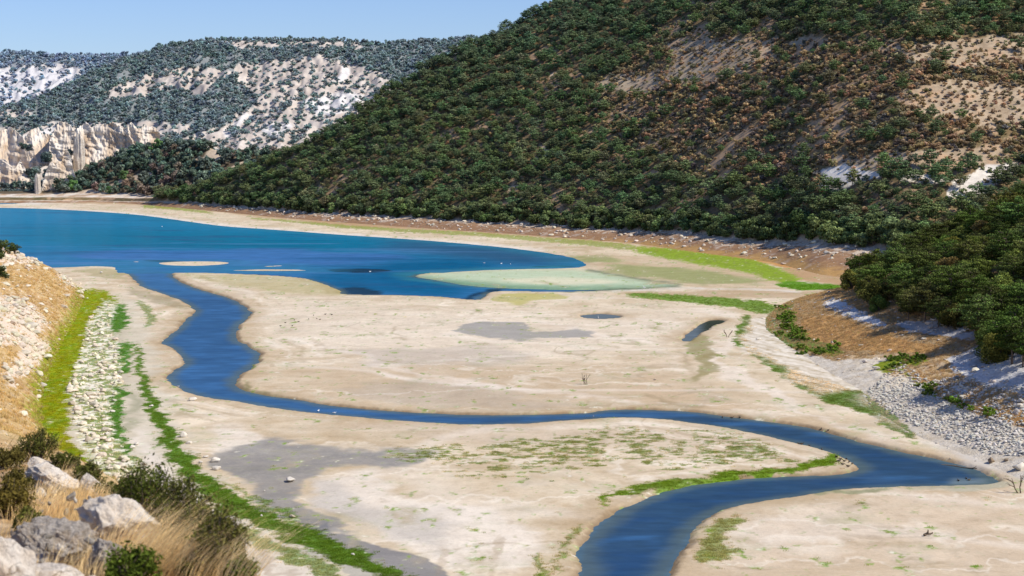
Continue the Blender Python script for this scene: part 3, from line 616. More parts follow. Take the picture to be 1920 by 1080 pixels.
# ------------------------------------------------------------------ RIGHT NEAR SLOPE
rf = np.array([(150, 66), (175, 58), (190, 56), (212, 51.5), (232, 51), (247, 53), (270, 51.5), (300, 51), (329, 51), (350, 54), (372, 60), (395, 68), (430, 80), (470, 95)], float)
def RXf(Y): return np.interp(Y, rf[:, 0], rf[:, 1])
def zRH(X, Y, noise=True):
    u = X - RXf(Y)
    spur = np.exp(-((Y - 222) / 17) ** 2) * sm(4, 20, u) * 3.0 - np.exp(-((Y - 251) / 9) ** 2) * sm(2, 14, u) * 1.6
    z = np.where(u < 0, u * .3, .24 * u + .22 * np.clip(u - 20, 0, 500)) + spur
    fall = 1 - sm(372, 478, Y + fbm(X * .02, Y * .02, 2, 600) * 12)
    fall2 = sm(40, 150, Y) * .85 + .15
    z = z * fall * fall2 - (1 - fall) * 3
    z = np.minimum(z, 60 + .1 * u)
    if noise: z = z + (fbm(X * .08, Y * .08, 4, 605) * .9 + fbm(X * .5, Y * .5, 3, 609) * .22) * sm(0, 8, u) + fbm(X * .6, Y * .6, 2, 611) * .05
    return z
us = np.concatenate([np.linspace(-8, 45, 420), np.linspace(45.5, 230, 130)]); yy = np.concatenate([np.linspace(100, 180, 60, endpoint=False), np.linspace(180, 400, 560), np.linspace(400.5, 490, 90)])
U, Yq = np.meshgrid(us, yy); Xq = RXf(Yq) + U; Zq = zRH(Xq, Yq)
MR = dict(
 rust=Mask(5, 4, [[(1500, 600), (1560, 590), (1700, 640), (1780, 650), (1740, 662), (1600, 658), (1520, 640)]], [[(1720, 705, 8), (1770, 735, 12), (1850, 768, 14), (1930, 790, 16), (2000, 800, 16)]]),
 strip=Mask(4, 3, [[(1455, 578), (1484, 568), (1490, 600), (1500, 625), (1590, 664), (1500, 652), (1450, 632), (1468, 610)]], [[(1400, 650, 5), (1450, 685, 8), (1505, 716, 12), (1560, 737, 17), (1605, 748, 15), (1645, 772, 12), (1690, 803, 8), (1715, 822, 4)]]),
 green=Mask(4, 4, [[(1455, 575), (1485, 570), (1495, 600), (1490, 610), (1520, 630), (1550, 650), (1590, 662), (1560, 668), (1500, 655), (1450, 635), (1470, 620)], [(1650, 676), (1700, 668), (1740, 674), (1720, 686), (1670, 700), (1634, 694)], [(1700, 700), (1716, 700), (1760, 740), (1830, 765), (1810, 768), (1740, 740)]]),
 white=Mask(5, 3, [[(1680, 604), (1740, 600), (1800, 602), (1838, 620), (1836, 640), (1780, 632), (1690, 620)], [(1780, 670), (1860, 640), (1925, 650), (2100, 660), (2100, 740), (1925, 740), (1850, 725), (1790, 700)], [(1560, 555), (1650, 600), (1680, 618), (1600, 600), (1540, 570)], [(1780, 725), (1808, 722), (1826, 740), (1800, 748)], [(1900, 760), (1960, 760), (1960, 780), (1900, 775)]]),
 low=Mask(5, 3, [[(1500, 660), (1560, 676), (1640, 672), (1700, 672), (1650, 700), (1700, 705), (1760, 745), (1850, 780), (1960, 800), (2300, 830), (2300, 920), (1800, 900), (1600, 760), (1480, 720), (1400, 660)]]))
def paintRH(X, Y, Z):
    px, py = w2p(X + fbm(X * .2, Y * .2, 4, 621) * 1.5, Y + fbm(X * .2, Y * .2, 4, 625) * 3, Z)
    a = fbm(X * .1, Y * .1, 4, 631, .6); b = fbm(X * .5, Y * .5, 4, 635, .6); c = fbm(X * 1.6, Y * 1.4, 3, 637, .6)
    u = X - RXf(Y)
    cl = lerp(A(166, 138, 98), A(208, 178, 134), np.clip(.5 + a + .5 * b, 0, 1)[..., None])
    cl = lerp(cl, A(206, 186, 158), (sm(.12, .35, b + .5 * a) * .6)[..., None])
    lw = sm(.4, .6, MR['low'].at(px, py) + .15 * b)
    cl = lerp(cl, lerp(A(206, 190, 164), A(232, 222, 204), np.clip(.5 + b, 0, 1)[..., None]), lw[..., None])
    cl = lerp(cl, lerp(A(206, 204, 200), A(240, 236, 230), np.clip(.5 + c, 0, 1)[..., None]), sm(.42, .58, MR['white'].at(px, py) + .25 * b)[..., None])
    cl = lerp(cl, A(138, 150, 40), (sm(.3, .6, MR['green'].at(px, py) + .4 * b))[..., None])
    cl = lerp(cl, lerp(A(110, 142, 52), A(216, 204, 178), sm(-.1, .25, c + b)[..., None]), (sm(4.5, 1.5, u + 3 * b + 3 * a) * sm(285, 305, Y))[..., None])
    cl = lerp(cl, lerp(A(176, 130, 72), A(206, 164, 108), np.clip(.5 + b, 0, 1)[..., None]), (sm(.35, .6, MR['rust'].at(px, py) + .25 * b) * .95)[..., None])
    cl = lerp(cl, A(112, 136, 64) * (1 + .4 * c[..., None]), (sm(.3, .6, MR['strip'].at(px, py) + .3 * b) * .9)[..., None])
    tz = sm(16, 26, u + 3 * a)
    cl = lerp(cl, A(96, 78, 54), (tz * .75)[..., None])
    return cl
M_slope = terrain_mat('slope_soil', fine=(2.6, .22), coarse=(.3, .12), bump=.7, bscale=1.4)
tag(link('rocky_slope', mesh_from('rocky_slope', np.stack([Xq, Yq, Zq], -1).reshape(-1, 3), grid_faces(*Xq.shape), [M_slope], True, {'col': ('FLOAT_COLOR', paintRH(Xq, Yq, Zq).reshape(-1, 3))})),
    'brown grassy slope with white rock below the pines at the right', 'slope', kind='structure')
# ------------------------------------------------------------------ LEFT BANK
lf_px = np.array([(168, 524), (160, 545), (154, 565), (140, 600), (112, 650), (92, 700), (78, 750), (80, 800), (105, 850), (160, 900), (240, 960), (340, 1020), (480, 1100)], float)
lx, ly = ground(lf_px[:, 0], lf_px[:, 1]); o_ = np.argsort(ly); lx, ly = lx[o_], ly[o_]
lx = np.concatenate([[14, 4, -8], lx, [lx[-1] - 8]]); ly = np.concatenate([[15, 60, 100], ly, [520]])
def LXf(Y): return np.interp(Y, ly, lx)
def zLB(X, Y, noise=True):
    u = LXf(Y) - X
    z = np.where(u < 0, u * .3, 8.0 * (1 - np.exp(-np.clip(u, 0, 999) / 9)) + .24 * u)
    fall = 1 - sm(392, 470, Y)
    near = sm(30, 110, Y) * .9 + .1
    z = z * fall * near - (1 - fall) * 2.5
    if noise: z = z + (fbm(X * .09, Y * .09, 4, 705) * 1.1 + fbm(X * .5, Y * .5, 3, 709) * .3) * sm(0, 6, u)
    return z
us = np.concatenate([np.linspace(-3, 50, 380), np.linspace(51, 160, 60)]); yy = np.concatenate([np.linspace(14, 120, 60, endpoint=False), np.linspace(120, 480, 560)])
U, Yq = np.meshgrid(us, yy); Xq = LXf(Yq) - U; Zq = zLB(Xq, Yq)
ML = Mask(8, 8, [[(-60, 480), (40, 470), (90, 490), (60, 500), (0, 490)], [(100, 500), (150, 515), (162, 545), (120, 530)], [(-50, 550), (40, 555), (90, 600), (60, 640), (10, 650), (-50, 640)], [(50, 640), (100, 640), (60, 700), (20, 690)], [(10, 690), (40, 700), (30, 730), (10, 725)]])
def paintLB(X, Y, Z):
    px, py = w2p(X + fbm(X * .2, Y * .2, 4, 721) * 1.5, Y + fbm(X * .2, Y * .2, 4, 725) * 4, Z)
    a = fbm(X * .1, Y * .1, 4, 731, .6); b = fbm(X * .5, Y * .4, 4, 735, .6); c = fbm(X * 1.6, Y * 1.2, 3, 737, .6)
    cl = lerp(A(190, 156, 100), A(218, 192, 146), np.clip(.5 + a + .5 * b, 0, 1)[..., None])
    cl = lerp(cl, A(160, 116, 66), (sm(-.1, .4, a - .3 * b) * .6)[..., None])
    uu = LXf(Y) - X; cl = lerp(cl, A(146, 150, 40) * (1 + .4 * c[..., None]), sm(2.6, .6, uu + 2.2 * b + 1.4 * a)[..., None])
    m = ML.at(px, py)
    cl = lerp(cl, A(226, 208, 186), (sm(.3, .6, m * .7 + .5 * b + .2 * c + .1) * .9)[..., None])
    cl = lerp(cl, A(238, 228, 214), (sm(.3, .5, c + .4 * b) * .6)[..., None])
    return cl
tag(link('left_bank', mesh_from('left_bank', np.stack([Xq, Yq, Zq], -1).reshape(-1, 3), grid_faces(*Xq.shape)[:, ::-1], [M_slope], True, {'col': ('FLOAT_COLOR', paintLB(Xq, Yq, Zq).reshape(-1, 3))})),
    'golden dry bank strewn with white rocks at the left', 'slope', kind='structure')
# ------------------------------------------------------------------ foreground ledge
edge = [(-200, 820), (0, 848), (70, 858), (120, 872), (160, 905), (230, 940), (300, 985), (360, 1020), (430, 1052), (490, 1085), (700, 1240)]
ep = np.array(edge, float); ec, em = p2cm(ep[:, 0], ep[:, 1]); eY = -1.5 / (em + .101)
def EY(c): return np.interp(c, ec, eY)
def zLG(X, Y, noise=True):
    c = X / np.maximum(Y, .1); e = EY(c)
    z = 36.5 - .101 * Y - 1.25 * np.clip(Y - e, 0, 999) 
    if noise: z = z + fbm(X * 1.1, Y * 1.1, 4, 801) * .10 + fbm(X * 5, Y * 5, 3, 805) * .03
    return z
def ledge_pt(px, py):
    c, m = p2cm(px, py); Y = -1.5 / (m + .101); return float(c * Y), float(Y)
cs = np.linspace(-.75, .2, 300); tt = np.concatenate([np.linspace(0, .5, 200), np.linspace(.51, 1, 60)])[:, None]
e = EY(cs)[None]; Yq = np.where(tt < .5, 2.0 + (e + 1 - 2) * tt / .5, e + 1 + (tt - .5) / .5 * 38); Xq = cs[None] * Yq; Zq = zLG(Xq, Yq)
b = fbm(Xq * 2, Yq * 2, 4, 811, .6); c_ = lerp(A(170, 128, 78), A(222, 196, 160), np.clip(.5 + 1.2 * b, 0, 1)[..., None])
M_ledge = terrain_mat('ledge_soil', fine=(14, .3), coarse=(2, .2), bump=.5, bscale=9)
tag(link('rocky_ledge', mesh_from('rocky_ledge', np.stack([Xq, Yq, Zq], -1).reshape(-1, 3), grid_faces(*Xq.shape), [M_ledge], True, {'col': ('FLOAT_COLOR', c_.reshape(-1, 3))})),
    'stony dry ledge in the lower left foreground', 'ground', kind='structure')
# ================================================================== PROTOTYPES
M_leaf = leaf_mat('foliage'); M_needle = leaf_mat('pine_needles', .06)
M_bark = plain_mat('bark', (.10, .075, .055), (.20, .16, .13), 4)
def tube(pts, rad, n=6):
    P = np.array(pts, float); V = []; F = []
    for i, p in enumerate(P):
        d = P[min(i + 1, len(P) - 1)] - P[max(i - 1, 0)]; d /= np.linalg.norm(d) + 1e-9
        a = np.cross(d, (0, 0, 1) if abs(d[2]) < .9 else (1, 0, 0)); a /= np.linalg.norm(a); b = np.cross(d, a)
        for k in range(n):
            t = 2 * math.pi * k / n; V.append(p + rad[i] * (math.cos(t) * a + math.sin(t) * b))
    for i in range(len(P) - 1):
        for k in range(n): F.append((i * n + k, i * n + (k + 1) % n, (i + 1) * n + (k + 1) % n, (i + 1) * n + k))
    return np.array(V), np.array(F)
def merge(parts):
    V = []; F = []; o = 0
    for v, f in parts: V.append(v); F.append(f + o); o += len(v)
    return np.concatenate(V), np.concatenate(F)
def leaves(C, N, size, rng, asp=.55, jit=.7):
    """rhombic leaf faces at C with normals near N"""
    n = len(C); N = N + rng.normal(size=(n, 3)) * jit; N /= np.linalg.norm(N, axis=1)[:, None]
    T = np.cross(N, rng.normal(size=(n, 3))); T /= np.linalg.norm(T, axis=1)[:, None]; B = np.cross(N, T)
    s = (size * rng.uniform(.6, 1.4, n))[:, None] if np.isscalar(size) else (size * rng.uniform(.6, 1.4, n))[:, None]
    V = np.stack([C + T * s, C + B * s * asp, C - T * s, C - B * s * asp], 1).reshape(-1, 3)
    return V, np.arange(4 * n).reshape(n, 4)
def pine(seed, h=8., n=1200, leaf=.4, spread=.42, tiers=7):
    rng = RS(seed); parts = []
    lean = rng.normal(size=2) * .03 * h
    tr = [(lean[0] * t ** 2, lean[1] * t ** 2, h * .93 * t) for t in np.linspace(0, 1, 6)]
    parts.append(tube(tr, [.022 * h * (1 - .85 * t) for t in np.linspace(0, 1, 6)], 6))
    C = []; N = []; w = []
    for k in range(tiers):
        t = .30 + .68 * (k + .3 * rng.rand()) / tiers
        R = spread * h * (.35 + .65 * math.sin(math.pi * min(1, (1.12 - t) / .85)) ** .8) * (1.0 if t < .85 else .55)
        nb = rng.randint(4, 7)
        for j in range(nb):
            a = 2 * math.pi * (j + rng.rand() * .8) / nb; r = R * rng.uniform(.55, 1.)
            p0 = np.array([lean[0] * t * t, lean[1] * t * t, h * t * .93]); p1 = p0 + np.array([math.cos(a) * r, math.sin(a) * r, h * .07 * rng.uniform(.2, 1.3)])
            parts.append(tube([p0, (p0 + p1) / 2 + (0, 0, .02 * h), p1], [.009 * h, .006 * h, .003 * h], 4))
            for q in range(2):
                cc = lerp(p0, p1, .95 if q == 0 else .55); C.append(cc); w.append((r * (.34 if q == 0 else .28) + .03 * h, h * .045))
    C.append(np.array([lean[0], lean[1], h * .95])); w.append((.09 * h, .06 * h))
    C = np.array(C); w = np.array(w)
    idx = rng.choice(len(C), n, p=w[:, 0] ** 1.5 / (w[:, 0] ** 1.5).sum())
    d = rng.normal(size=(n, 3)); d /= np.linalg.norm(d, axis=1)[:, None]; d *= rng.uniform(.35, 1, (n, 1)) ** .5
    P = C[idx] + d * np.stack([w[idx, 0], w[idx, 0], w[idx, 1]], 1)
    Nn = np.array([0, 0, .7]) + d * .8
    LV, LF = leaves(P, Nn, leaf, rng, .45, .55)
    cl = rng.uniform(.75, 1.25, len(C))
    lv = np.repeat(cl[idx] * rng.uniform(.6, 1.4, n) * (1 + .55 * d[:, 2]), 4)  # painted shading: clump tops lightened as if lit, undersides darkened
    return (LV, LF, lv), merge(parts)
def bush(seed, h=4., n=900, leaf=.35, wide=1.0, lobes=14, stem=.25):
    rng = RS(seed); parts = []
    C = []; w = []
    for k in range(lobes):
        a = rng.rand() * 6.283; r = wide * h * .42 * rng.rand() ** .6; zt = rng.uniform(stem, .82) 
        zt = min(zt, .95 - .45 * (r / (wide * h * .42)) ** 2)
        C.append((math.cos(a) * r, math.sin(a) * r, h * zt)); w.append(h * rng.uniform(.13, .24))
        parts.append(tube([(0, 0, 0), (C[-1][0] * .35, C[-1][1] * .35, C[-1][2] * .55), C[-1]], [.022 * h, .012 * h, .004 * h], 4))
    C = np.array(C); w = np.array(w)
    idx = rng.choice(lobes, n, p=w ** 2 / (w ** 2).sum())
    d = rng.normal(size=(n, 3)); d /= np.linalg.norm(d, axis=1)[:, None]; d *= rng.uniform(.3, 1, (n, 1)) ** .4
    P = C[idx] + d * w[idx, None] * np.array([1.1, 1.1, .85]); P[:, 2] = np.maximum(P[:, 2], .03 * h)
    LV, LF = leaves(P, d * 1.0 + np.array([0, 0, .3]), leaf, rng, .6, .6)
    cl = rng.uniform(.7, 1.3, lobes)
    lv = np.repeat(cl[idx] * rng.uniform(.6, 1.4, n) * (1 + .45 * d[:, 2]), 4)  # light from above put into leaf colour: lobe tops paler, undersides darker
    return (LV, LF, lv), merge(parts)
def make_tree(name, gen, matleaf, label, cat, group, bark=None):
    (LV, LF, lv), (TV, TF) = gen
    root = bpy.data.objects.new(name, None); COL.objects.link(root); root.empty_display_size = .3
    tag(root, label, cat, group)
    t = link('trunk', mesh_from('trunk', TV, TF, [bark or M_bark], True), root)
    c = link('crown', mesh_from('crown', LV, LF, [matleaf], False, {'lv': ('FLOAT', lv)}), root)
    return root, t, c
# ------------------------------------------------------------------ scatter as geometry-node instances
def scatter(name, P, rz, scl, var, tint, protos, label, cat, tilt=None):
    """protos: list of lists of mesh objects making up each variant"""
    n = len(P)
    rot = np.zeros((n, 3)); rot[:, 2] = rz
    if tilt is not None: rot[:, :2] = tilt
    me = mesh_from(name, P, np.zeros((0, 4), int), attrs={'rot': ('FLOAT_VECTOR', rot), 'scl': ('FLOAT', scl), 'var': ('INT', var), 'tint': ('FLOAT_COLOR', tint)})
    o = link(name, me); tag(o, label, cat, kind='stuff')
    ng = bpy.data.node_groups.new(name + '_scatter', 'GeometryNodeTree')
    ng.interface.new_socket('Geometry', in_out='INPUT', socket_type='NodeSocketGeometry'); ng.interface.new_socket('Geometry', in_out='OUTPUT', socket_type='NodeSocketGeometry')
    N = ng.nodes; L = ng.links
    gi = N.new('NodeGroupInput'); go = N.new('NodeGroupOutput'); jo = N.new('GeometryNodeJoinGeometry'); L.new(jo.outputs[0], go.inputs[0])
    def att(nm, ty):
        a = N.new('GeometryNodeInputNamedAttribute'); a.data_type = ty; a.inputs[0].default_value = nm
        return [s for s in a.outputs if s.enabled and s.name == 'Attribute'][0]
    aR, aS, aV = att('rot', 'FLOAT_VECTOR'), att('scl', 'FLOAT'), att('var', 'INT')
    for k, objs in enumerate(protos):
        ip = N.new('GeometryNodeInstanceOnPoints'); L.new(gi.outputs[0], ip.inputs['Points'])
        cmp_ = N.new('FunctionNodeCompare'); cmp_.data_type = 'INT'; cmp_.operation = 'EQUAL'
        ins = [s for s in cmp_.inputs if s.enabled]; L.new(aV, ins[0]); ins[1].default_value = k
        L.new([s for s in cmp_.outputs if s.enabled][0], ip.inputs['Selection'])
        j2 = N.new('GeometryNodeJoinGeometry')
        for q in objs:
            oi = N.new('GeometryNodeObjectInfo'); oi.inputs['Object'].default_value = q; oi.transform_space = 'ORIGINAL'; L.new(oi.outputs['Geometry'], j2.inputs[0])
        L.new(j2.outputs[0], ip.inputs['Instance'])
        er = N.new('FunctionNodeEulerToRotation'); L.new(aR, er.inputs[0]); L.new(er.outputs[0], ip.inputs['Rotation'])
        L.new(aS, ip.inputs['Scale']); L.new(ip.outputs[0], jo.inputs[0])
    md = o.modifiers.new('scatter', 'NODES'); md.node_group = ng
    return o
def split_scatter(kinds, P, rz, scl, var, tint, nind, stuff_name, stuff_label, stuff_cat, extra_big=None):
    """place the nind nearest-looking as individual copies, the rest as stuff"""
    px, py = w2p(P[:, 0], P[:, 1], P[:, 2]); vis = (px > -30) & (px < 1950) & (py > -20) & (py < 1100)
    size = scl / P[:, 1] * np.where(vis, 1, .01)
    if extra_big is not None: size = size * extra_big
    order = np.argsort(-size); ind = order[:nind]; rest = order[nind:]
    used = set()
    for i in ind:
        root = kinds[var[i]][0]
        if var[i] not in used:
            used.add(var[i]); root.location = P[i]; root.rotation_euler[2] = rz[i]; root.scale = (scl[i],) * 3
            for q in (root, kinds[var[i]][1], kinds[var[i]][2]): q['tint'] = [float(v) for v in tint[i]]
        else: drop_copy(root, P[i], rz[i], scl[i], tint[i])
    for k, (root, *_ ) in enumerate(kinds):
        if k not in used and len(rest):
            j = [i for i in rest if var[i] == k and vis[i]][:1] or [rest[0]]
            root.location = P[j[0]]; root.scale = (scl[j[0]],) * 3
            for q in kinds[k]: q['tint'] = [float(v) for v in tint[j[0]]]
            rest = rest[rest != j[0]]
    if len(rest): scatter(stuff_name, P[rest], rz[rest], scl[rest], var[rest], tint[rest], [[k[1], k[2]] for k in kinds], stuff_label, stuff_cat)
def tints(n, base, rng, jit=.18, hue=.1):
    b = np.tile(np.asarray(base), (n, 1)); return b * rng.uniform(1 - jit, 1 + jit, (n, 1)) * rng.uniform(1 - hue, 1 + hue, (n, 3))
def relax(X, Y, r, keepp):
    """greedy thinning on a hash grid so plants keep r(x,y) apart"""
    cell = {}; out = []
    for i in range(len(X)):
        ri = r[i]; k = (int(X[i] // 4), int(Y[i] // 4)); ok = True
        for a in (-1, 0, 1):
            for b_ in (-1, 0, 1):
                for j in cell.get((k[0] + a, k[1] + b_), ()):
                    if (X[i] - X[j]) ** 2 + (Y[i] - Y[j]) ** 2 < (.5 * (ri + r[j])) ** 2: ok = False; break
                if not ok: break
            if not ok: break
        if ok: cell.setdefault(k, []).append(i); out.append(i)
    return np.array(out, int)
# ---- main hill plants
rng = RS(21)
n = 130000
c = rng.uniform(-.215, .36, n); Yb, Yt, Yr_, _ = MH.par(c)
Yc = Yt + (Yr_ + 12 - Yt) * rng.rand(n) ** .85 ; Xc = c * Yc
Zc = MH.z(Xc, Yc); px, py = w2p(Xc, Yc, Zc)
wa = fbm(Xc * .03, Yc * .03, 5, 311, .6); wb = fbm(Xc * .12, Yc * .12, 4, 315, .6); wc_ = fbm(Xc * .015, Yc * .015, 3, 333)
pxw, pyw = w2p(Xc + fbm(Xc * .03, Yc * .03, 4, 301) * 9, Yc + fbm(Xc * .03, Yc * .03, 4, 305) * 9, Zc)
tan = M1['tan'].at(pxw, pyw); whi = M1['white'].at(pxw, pyw); brn = M1['brown'].at(pxw, pyw); spt = M1['spots'].at(pxw, pyw); low = M1['low'].at(pxw, pyw)
bare = sm(.42, .52, tan * .72 + .55 * wb + .35 * wa) ; bare = np.maximum(bare, sm(.12, .26, wa * .7 + wb * .8)); bare = np.maximum(bare, np.maximum(sm(.35, .55, whi), sm(.3, .5, spt)))
keep = rng.rand(n) > np.clip(bare * .74 + .04 + .14 * sm(.35, .55, whi) + .03 * sm(.4, .7, tan), 0, 1)
ppine = np.clip(.62 - 1.4 * brn + .5 * wc_ + .55 * fbm(Xc * .05, Yc * .05, 3, 337) + .25 * low, .02, .85)
ispine = rng.rand(n) < ppine * (1 - .9 * bare)
rad = np.where(ispine, 2.9, 1.6)
Xc, Yc, Zc, ispine, rad, brn, low, px, py, bare = [q[keep] for q in (Xc, Yc, Zc, ispine, rad, brn, low, px, py, bare)]
o_ = np.argsort(~ispine, kind='stable'); sel = o_[relax(Xc[o_], Yc[o_], rad[o_], None)]
Xc, Yc, Zc, ispine, brn, low, px, py, bare = [q[sel] for q in (Xc, Yc, Zc, ispine, brn, low, px, py, bare)]
n = len(Xc); print('main hill plants', n, ispine.sum())
P = np.stack([Xc, Yc, Zc - .15], 1); rz = rng.uniform(0, 6.28, n)
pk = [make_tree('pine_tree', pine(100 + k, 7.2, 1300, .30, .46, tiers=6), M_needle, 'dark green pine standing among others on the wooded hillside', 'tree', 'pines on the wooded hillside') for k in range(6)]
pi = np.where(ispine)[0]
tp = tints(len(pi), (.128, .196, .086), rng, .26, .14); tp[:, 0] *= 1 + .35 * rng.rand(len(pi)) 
hz = sm(250, -20, py[pi])[:, None] * sm(1500, 900, px[pi])[:, None]; tp = lerp(tp, np.array([.120, .205, .135]), hz * .55)  # painted haze: upper left pines shifted towards bluish green
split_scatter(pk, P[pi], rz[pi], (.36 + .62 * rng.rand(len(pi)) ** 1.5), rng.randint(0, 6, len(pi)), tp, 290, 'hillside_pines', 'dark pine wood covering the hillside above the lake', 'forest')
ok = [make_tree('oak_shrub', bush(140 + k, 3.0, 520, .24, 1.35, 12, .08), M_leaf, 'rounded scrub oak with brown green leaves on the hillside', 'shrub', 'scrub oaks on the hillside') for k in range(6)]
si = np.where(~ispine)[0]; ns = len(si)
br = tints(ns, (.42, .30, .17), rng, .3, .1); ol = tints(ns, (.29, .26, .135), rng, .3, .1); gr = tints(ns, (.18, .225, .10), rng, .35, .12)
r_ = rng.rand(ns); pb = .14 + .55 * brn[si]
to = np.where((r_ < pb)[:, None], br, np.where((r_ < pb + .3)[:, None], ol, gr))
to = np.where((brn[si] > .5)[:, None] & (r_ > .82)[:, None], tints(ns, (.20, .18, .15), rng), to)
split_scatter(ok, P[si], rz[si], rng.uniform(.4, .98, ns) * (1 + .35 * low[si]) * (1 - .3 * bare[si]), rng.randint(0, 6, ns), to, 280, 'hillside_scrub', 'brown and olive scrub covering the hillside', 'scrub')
# ---- broadleaf fringe at the hill foot
rng = RS(33); n = 1500
c = rng.uniform(-.2, .36, n); Yb, Yt, _, _ = MH.par(c); Yc = Yt + rng.uniform(-2, 9, n) + 2.0 * fbm(c * 60, c * 0, 3, 881); Xc = c * Yc
sel = relax(Xc, Yc, np.full(n, 2.8), None); Xc, Yc = Xc[sel], Yc[sel]; n = len(Xc); P = np.stack([Xc, Yc, MH.z(Xc, Yc) - .2], 1)
fk = [make_tree('broadleaf_tree', bush(170 + k, 5.6, 1100, .36, .95, 20, .18), M_leaf, 'dense rounded green tree at the foot of the wooded hill', 'tree', 'broadleaf trees along the foot of the hill') for k in range(4)]
px, _ = w2p(Xc, Yc, P[:, 2])
split_scatter(fk, P, rng.uniform(0, 6.28, n), rng.uniform(.45, 1.0, n) * (1 + .3 * sm(1300, 1420, px)), rng.randint(0, 4, n), tints(n, (.15, .195, .075), rng, .45, .10), 290, 'foot_thicket', 'green thicket at the hill foot', 'trees')
# ---- spur
rng = RS(41); n = 6000
c = rng.uniform(-.31, -.07, n); Yb, Yt, Yr_, _ = SP.par(c); Yc = Yt + (Yr_ + 25 - Yt) * rng.rand(n); Xc = c * Yc; Zc = SP.z(Xc, Yc); px, py = w2p(Xc, Yc, Zc)
k = (rng.rand(n) > sm(.3, .5, M2.at(px, py)) * .93) & (Yr_ - Yt > 6); Xc, Yc, Zc, px, py = [q[k] for q in (Xc, Yc, Zc, px, py)]
sel = relax(Xc, Yc, np.full(len(Xc), 4.2), None); P = np.stack([Xc, Yc, Zc - .2], 1)[sel]; n = len(P); px = px[sel]
sk = [make_tree('lakeside_tree', bush(210 + k, 6.5, 420, .6, 1.0, 14, .12), M_leaf, 'dark bluish green tree on the low spur by the far shore', 'tree', 'trees on the low spur by the far shore') for k in range(4)]
ts = tints(n, (.14, .19, .14), rng, .35, .1); ts = np.where((rng.rand(n) < .15)[:, None], tints(n, (.24, .19, .14), rng), ts); ts = np.where((rng.rand(n) < .03)[:, None], tints(n, (.14, .24, .09), rng), ts)
split_scatter(sk, P, rng.uniform(0, 6.28, n), rng.uniform(.5, 1.25, n), rng.randint(0, 4, n), ts, 215, 'lakeside_wood', 'dark wood on the low spur beside the lake', 'forest')
# ---- far hills
def far(Hl, c0, c1, n, sep, seed, rockm, base, name, lab, sc=(.34, .86), nind=60):
    rng = RS(seed)
    c = rng.uniform(c0, c1, n); Yb, Yt, Yr_, _ = Hl.par(c); Yc = Yt + (Yr_ + 14 - Yt) * rng.rand(n); Xc = c * Yc; Zc = Hl.z(Xc, Yc)
    px, py = w2p(Xc + fbm(Xc * .02, Yc * .02, 4, 501) * 10, Yc + fbm(Xc * .02, Yc * .02, 4, 505) * 14, Zc)
    gul = fbm(Xc * .09, Yc * .014, 4, 511, .65); b = fbm(Xc * .06, Yc * .06, 4, 515, .6)
    rock = sm(.24, .42, rockm.at(px, py) * .95 + .62 * gul + .40 * b - .12)
    k = rng.rand(n) > rock * .93; Xc, Yc, Zc = Xc[k], Yc[k], Zc[k]
    sel = relax(Xc, Yc, np.full(len(Xc), sep), None); P = np.stack([Xc, Yc, Zc - .3], 1)[sel]; n = len(P); print(name, n)
    kk = [make_tree('hazy_tree', bush(seed * 10 + k, 6, 130, .95, 1.25, 9, .1), M_leaf, lab, 'tree', lab[:60]) for k in range(4)]
    t = tints(n, base, rng, .25, .08)
    split_scatter(kk, P, rng.uniform(0, 6.28, n), rng.uniform(*sc, n), rng.randint(0, 4, n), t, nind, name, 'hazy blue green scrub wood on the ' + name.split('_')[0] + ' hill', 'forest')
far(FH, -.36, .04, 80000, 2.9, 5, M3['rock'], (.235, .30, .29), 'far_wood', 'small bluish bush on the far rocky hill', nind=200)  # leaf tint paled and blued, distance haze put into the colour
far(BH, -.36, -.10, 22000, 5.0, 6, M3['back'], (.29, .37, .44), 'distant_wood', 'tiny hazy bush on the distant ridge', (.7, 1.4), nind=60)  # paler and bluer still, more painted haze in the leaf tint
# ---- right near slope trees
rng = RS(51); n = 9000
Yc = rng.uniform(150, 440, n); Xc = RXf(Yc) + rng.uniform(8, 150, n)
c, m = Xc / Yc, None
Zc = zRH(Xc, Yc); px, py = w2p(Xc, Yc, Zc)
low_line = np.interp(px, [1560, 1590, 1640, 1700, 1760, 1830, 1850, 1880, 1925, 2100], [540, 545, 588, 606, 622, 640, 676, 692, 706, 760])
k = (py < low_line - 3) & (Zc > 1.0) & (px < 2050) & (px > 1585) & ~((px > 1800) & (px < 1905) & (py > 500) & (py < 545) & (rng.rand(n) < .0))
Xc, Yc, Zc, px, py = [q[k] for q in (Xc, Yc, Zc, px, py)]
big = rng.rand(len(Xc)) < .62; rad = np.where(big, 3.9, 2.8)
sel = relax(Xc, Yc, rad, None); Xc, Yc, Zc, big = Xc[sel], Yc[sel], Zc[sel], big[sel]; n = len(Xc); print('near slope', n, big.sum())
P = np.stack([Xc, Yc, Zc - .2], 1)
nk = [make_tree('tall_pine', pine(300 + k, 8.0, 5200, .17, .46, 8), M_needle, 'tall dark pine with layered branches on the near right slope', 'tree', 'layered pines on the near right slope') for k in range(5)]
bi = np.where(big)[0]; tb = tints(len(bi), (.098, .126, .032), rng, .5, .16)
split_scatter(nk, P[bi], rng.uniform(0, 6.28, len(bi)), rng.uniform(.55, 1.08, len(bi)), rng.randint(0, 5, len(bi)), tb, 299, 'slope_pines', 'further pines on the near right slope', 'trees')
lk = [make_tree('leafy_tree', bush(330 + k, 5.0, 4200, .15, 1.0, 26, .12), M_leaf, 'bushy olive green tree at the edge of the near right wood', 'tree', 'bushy trees on the near right slope') for k in range(4)]
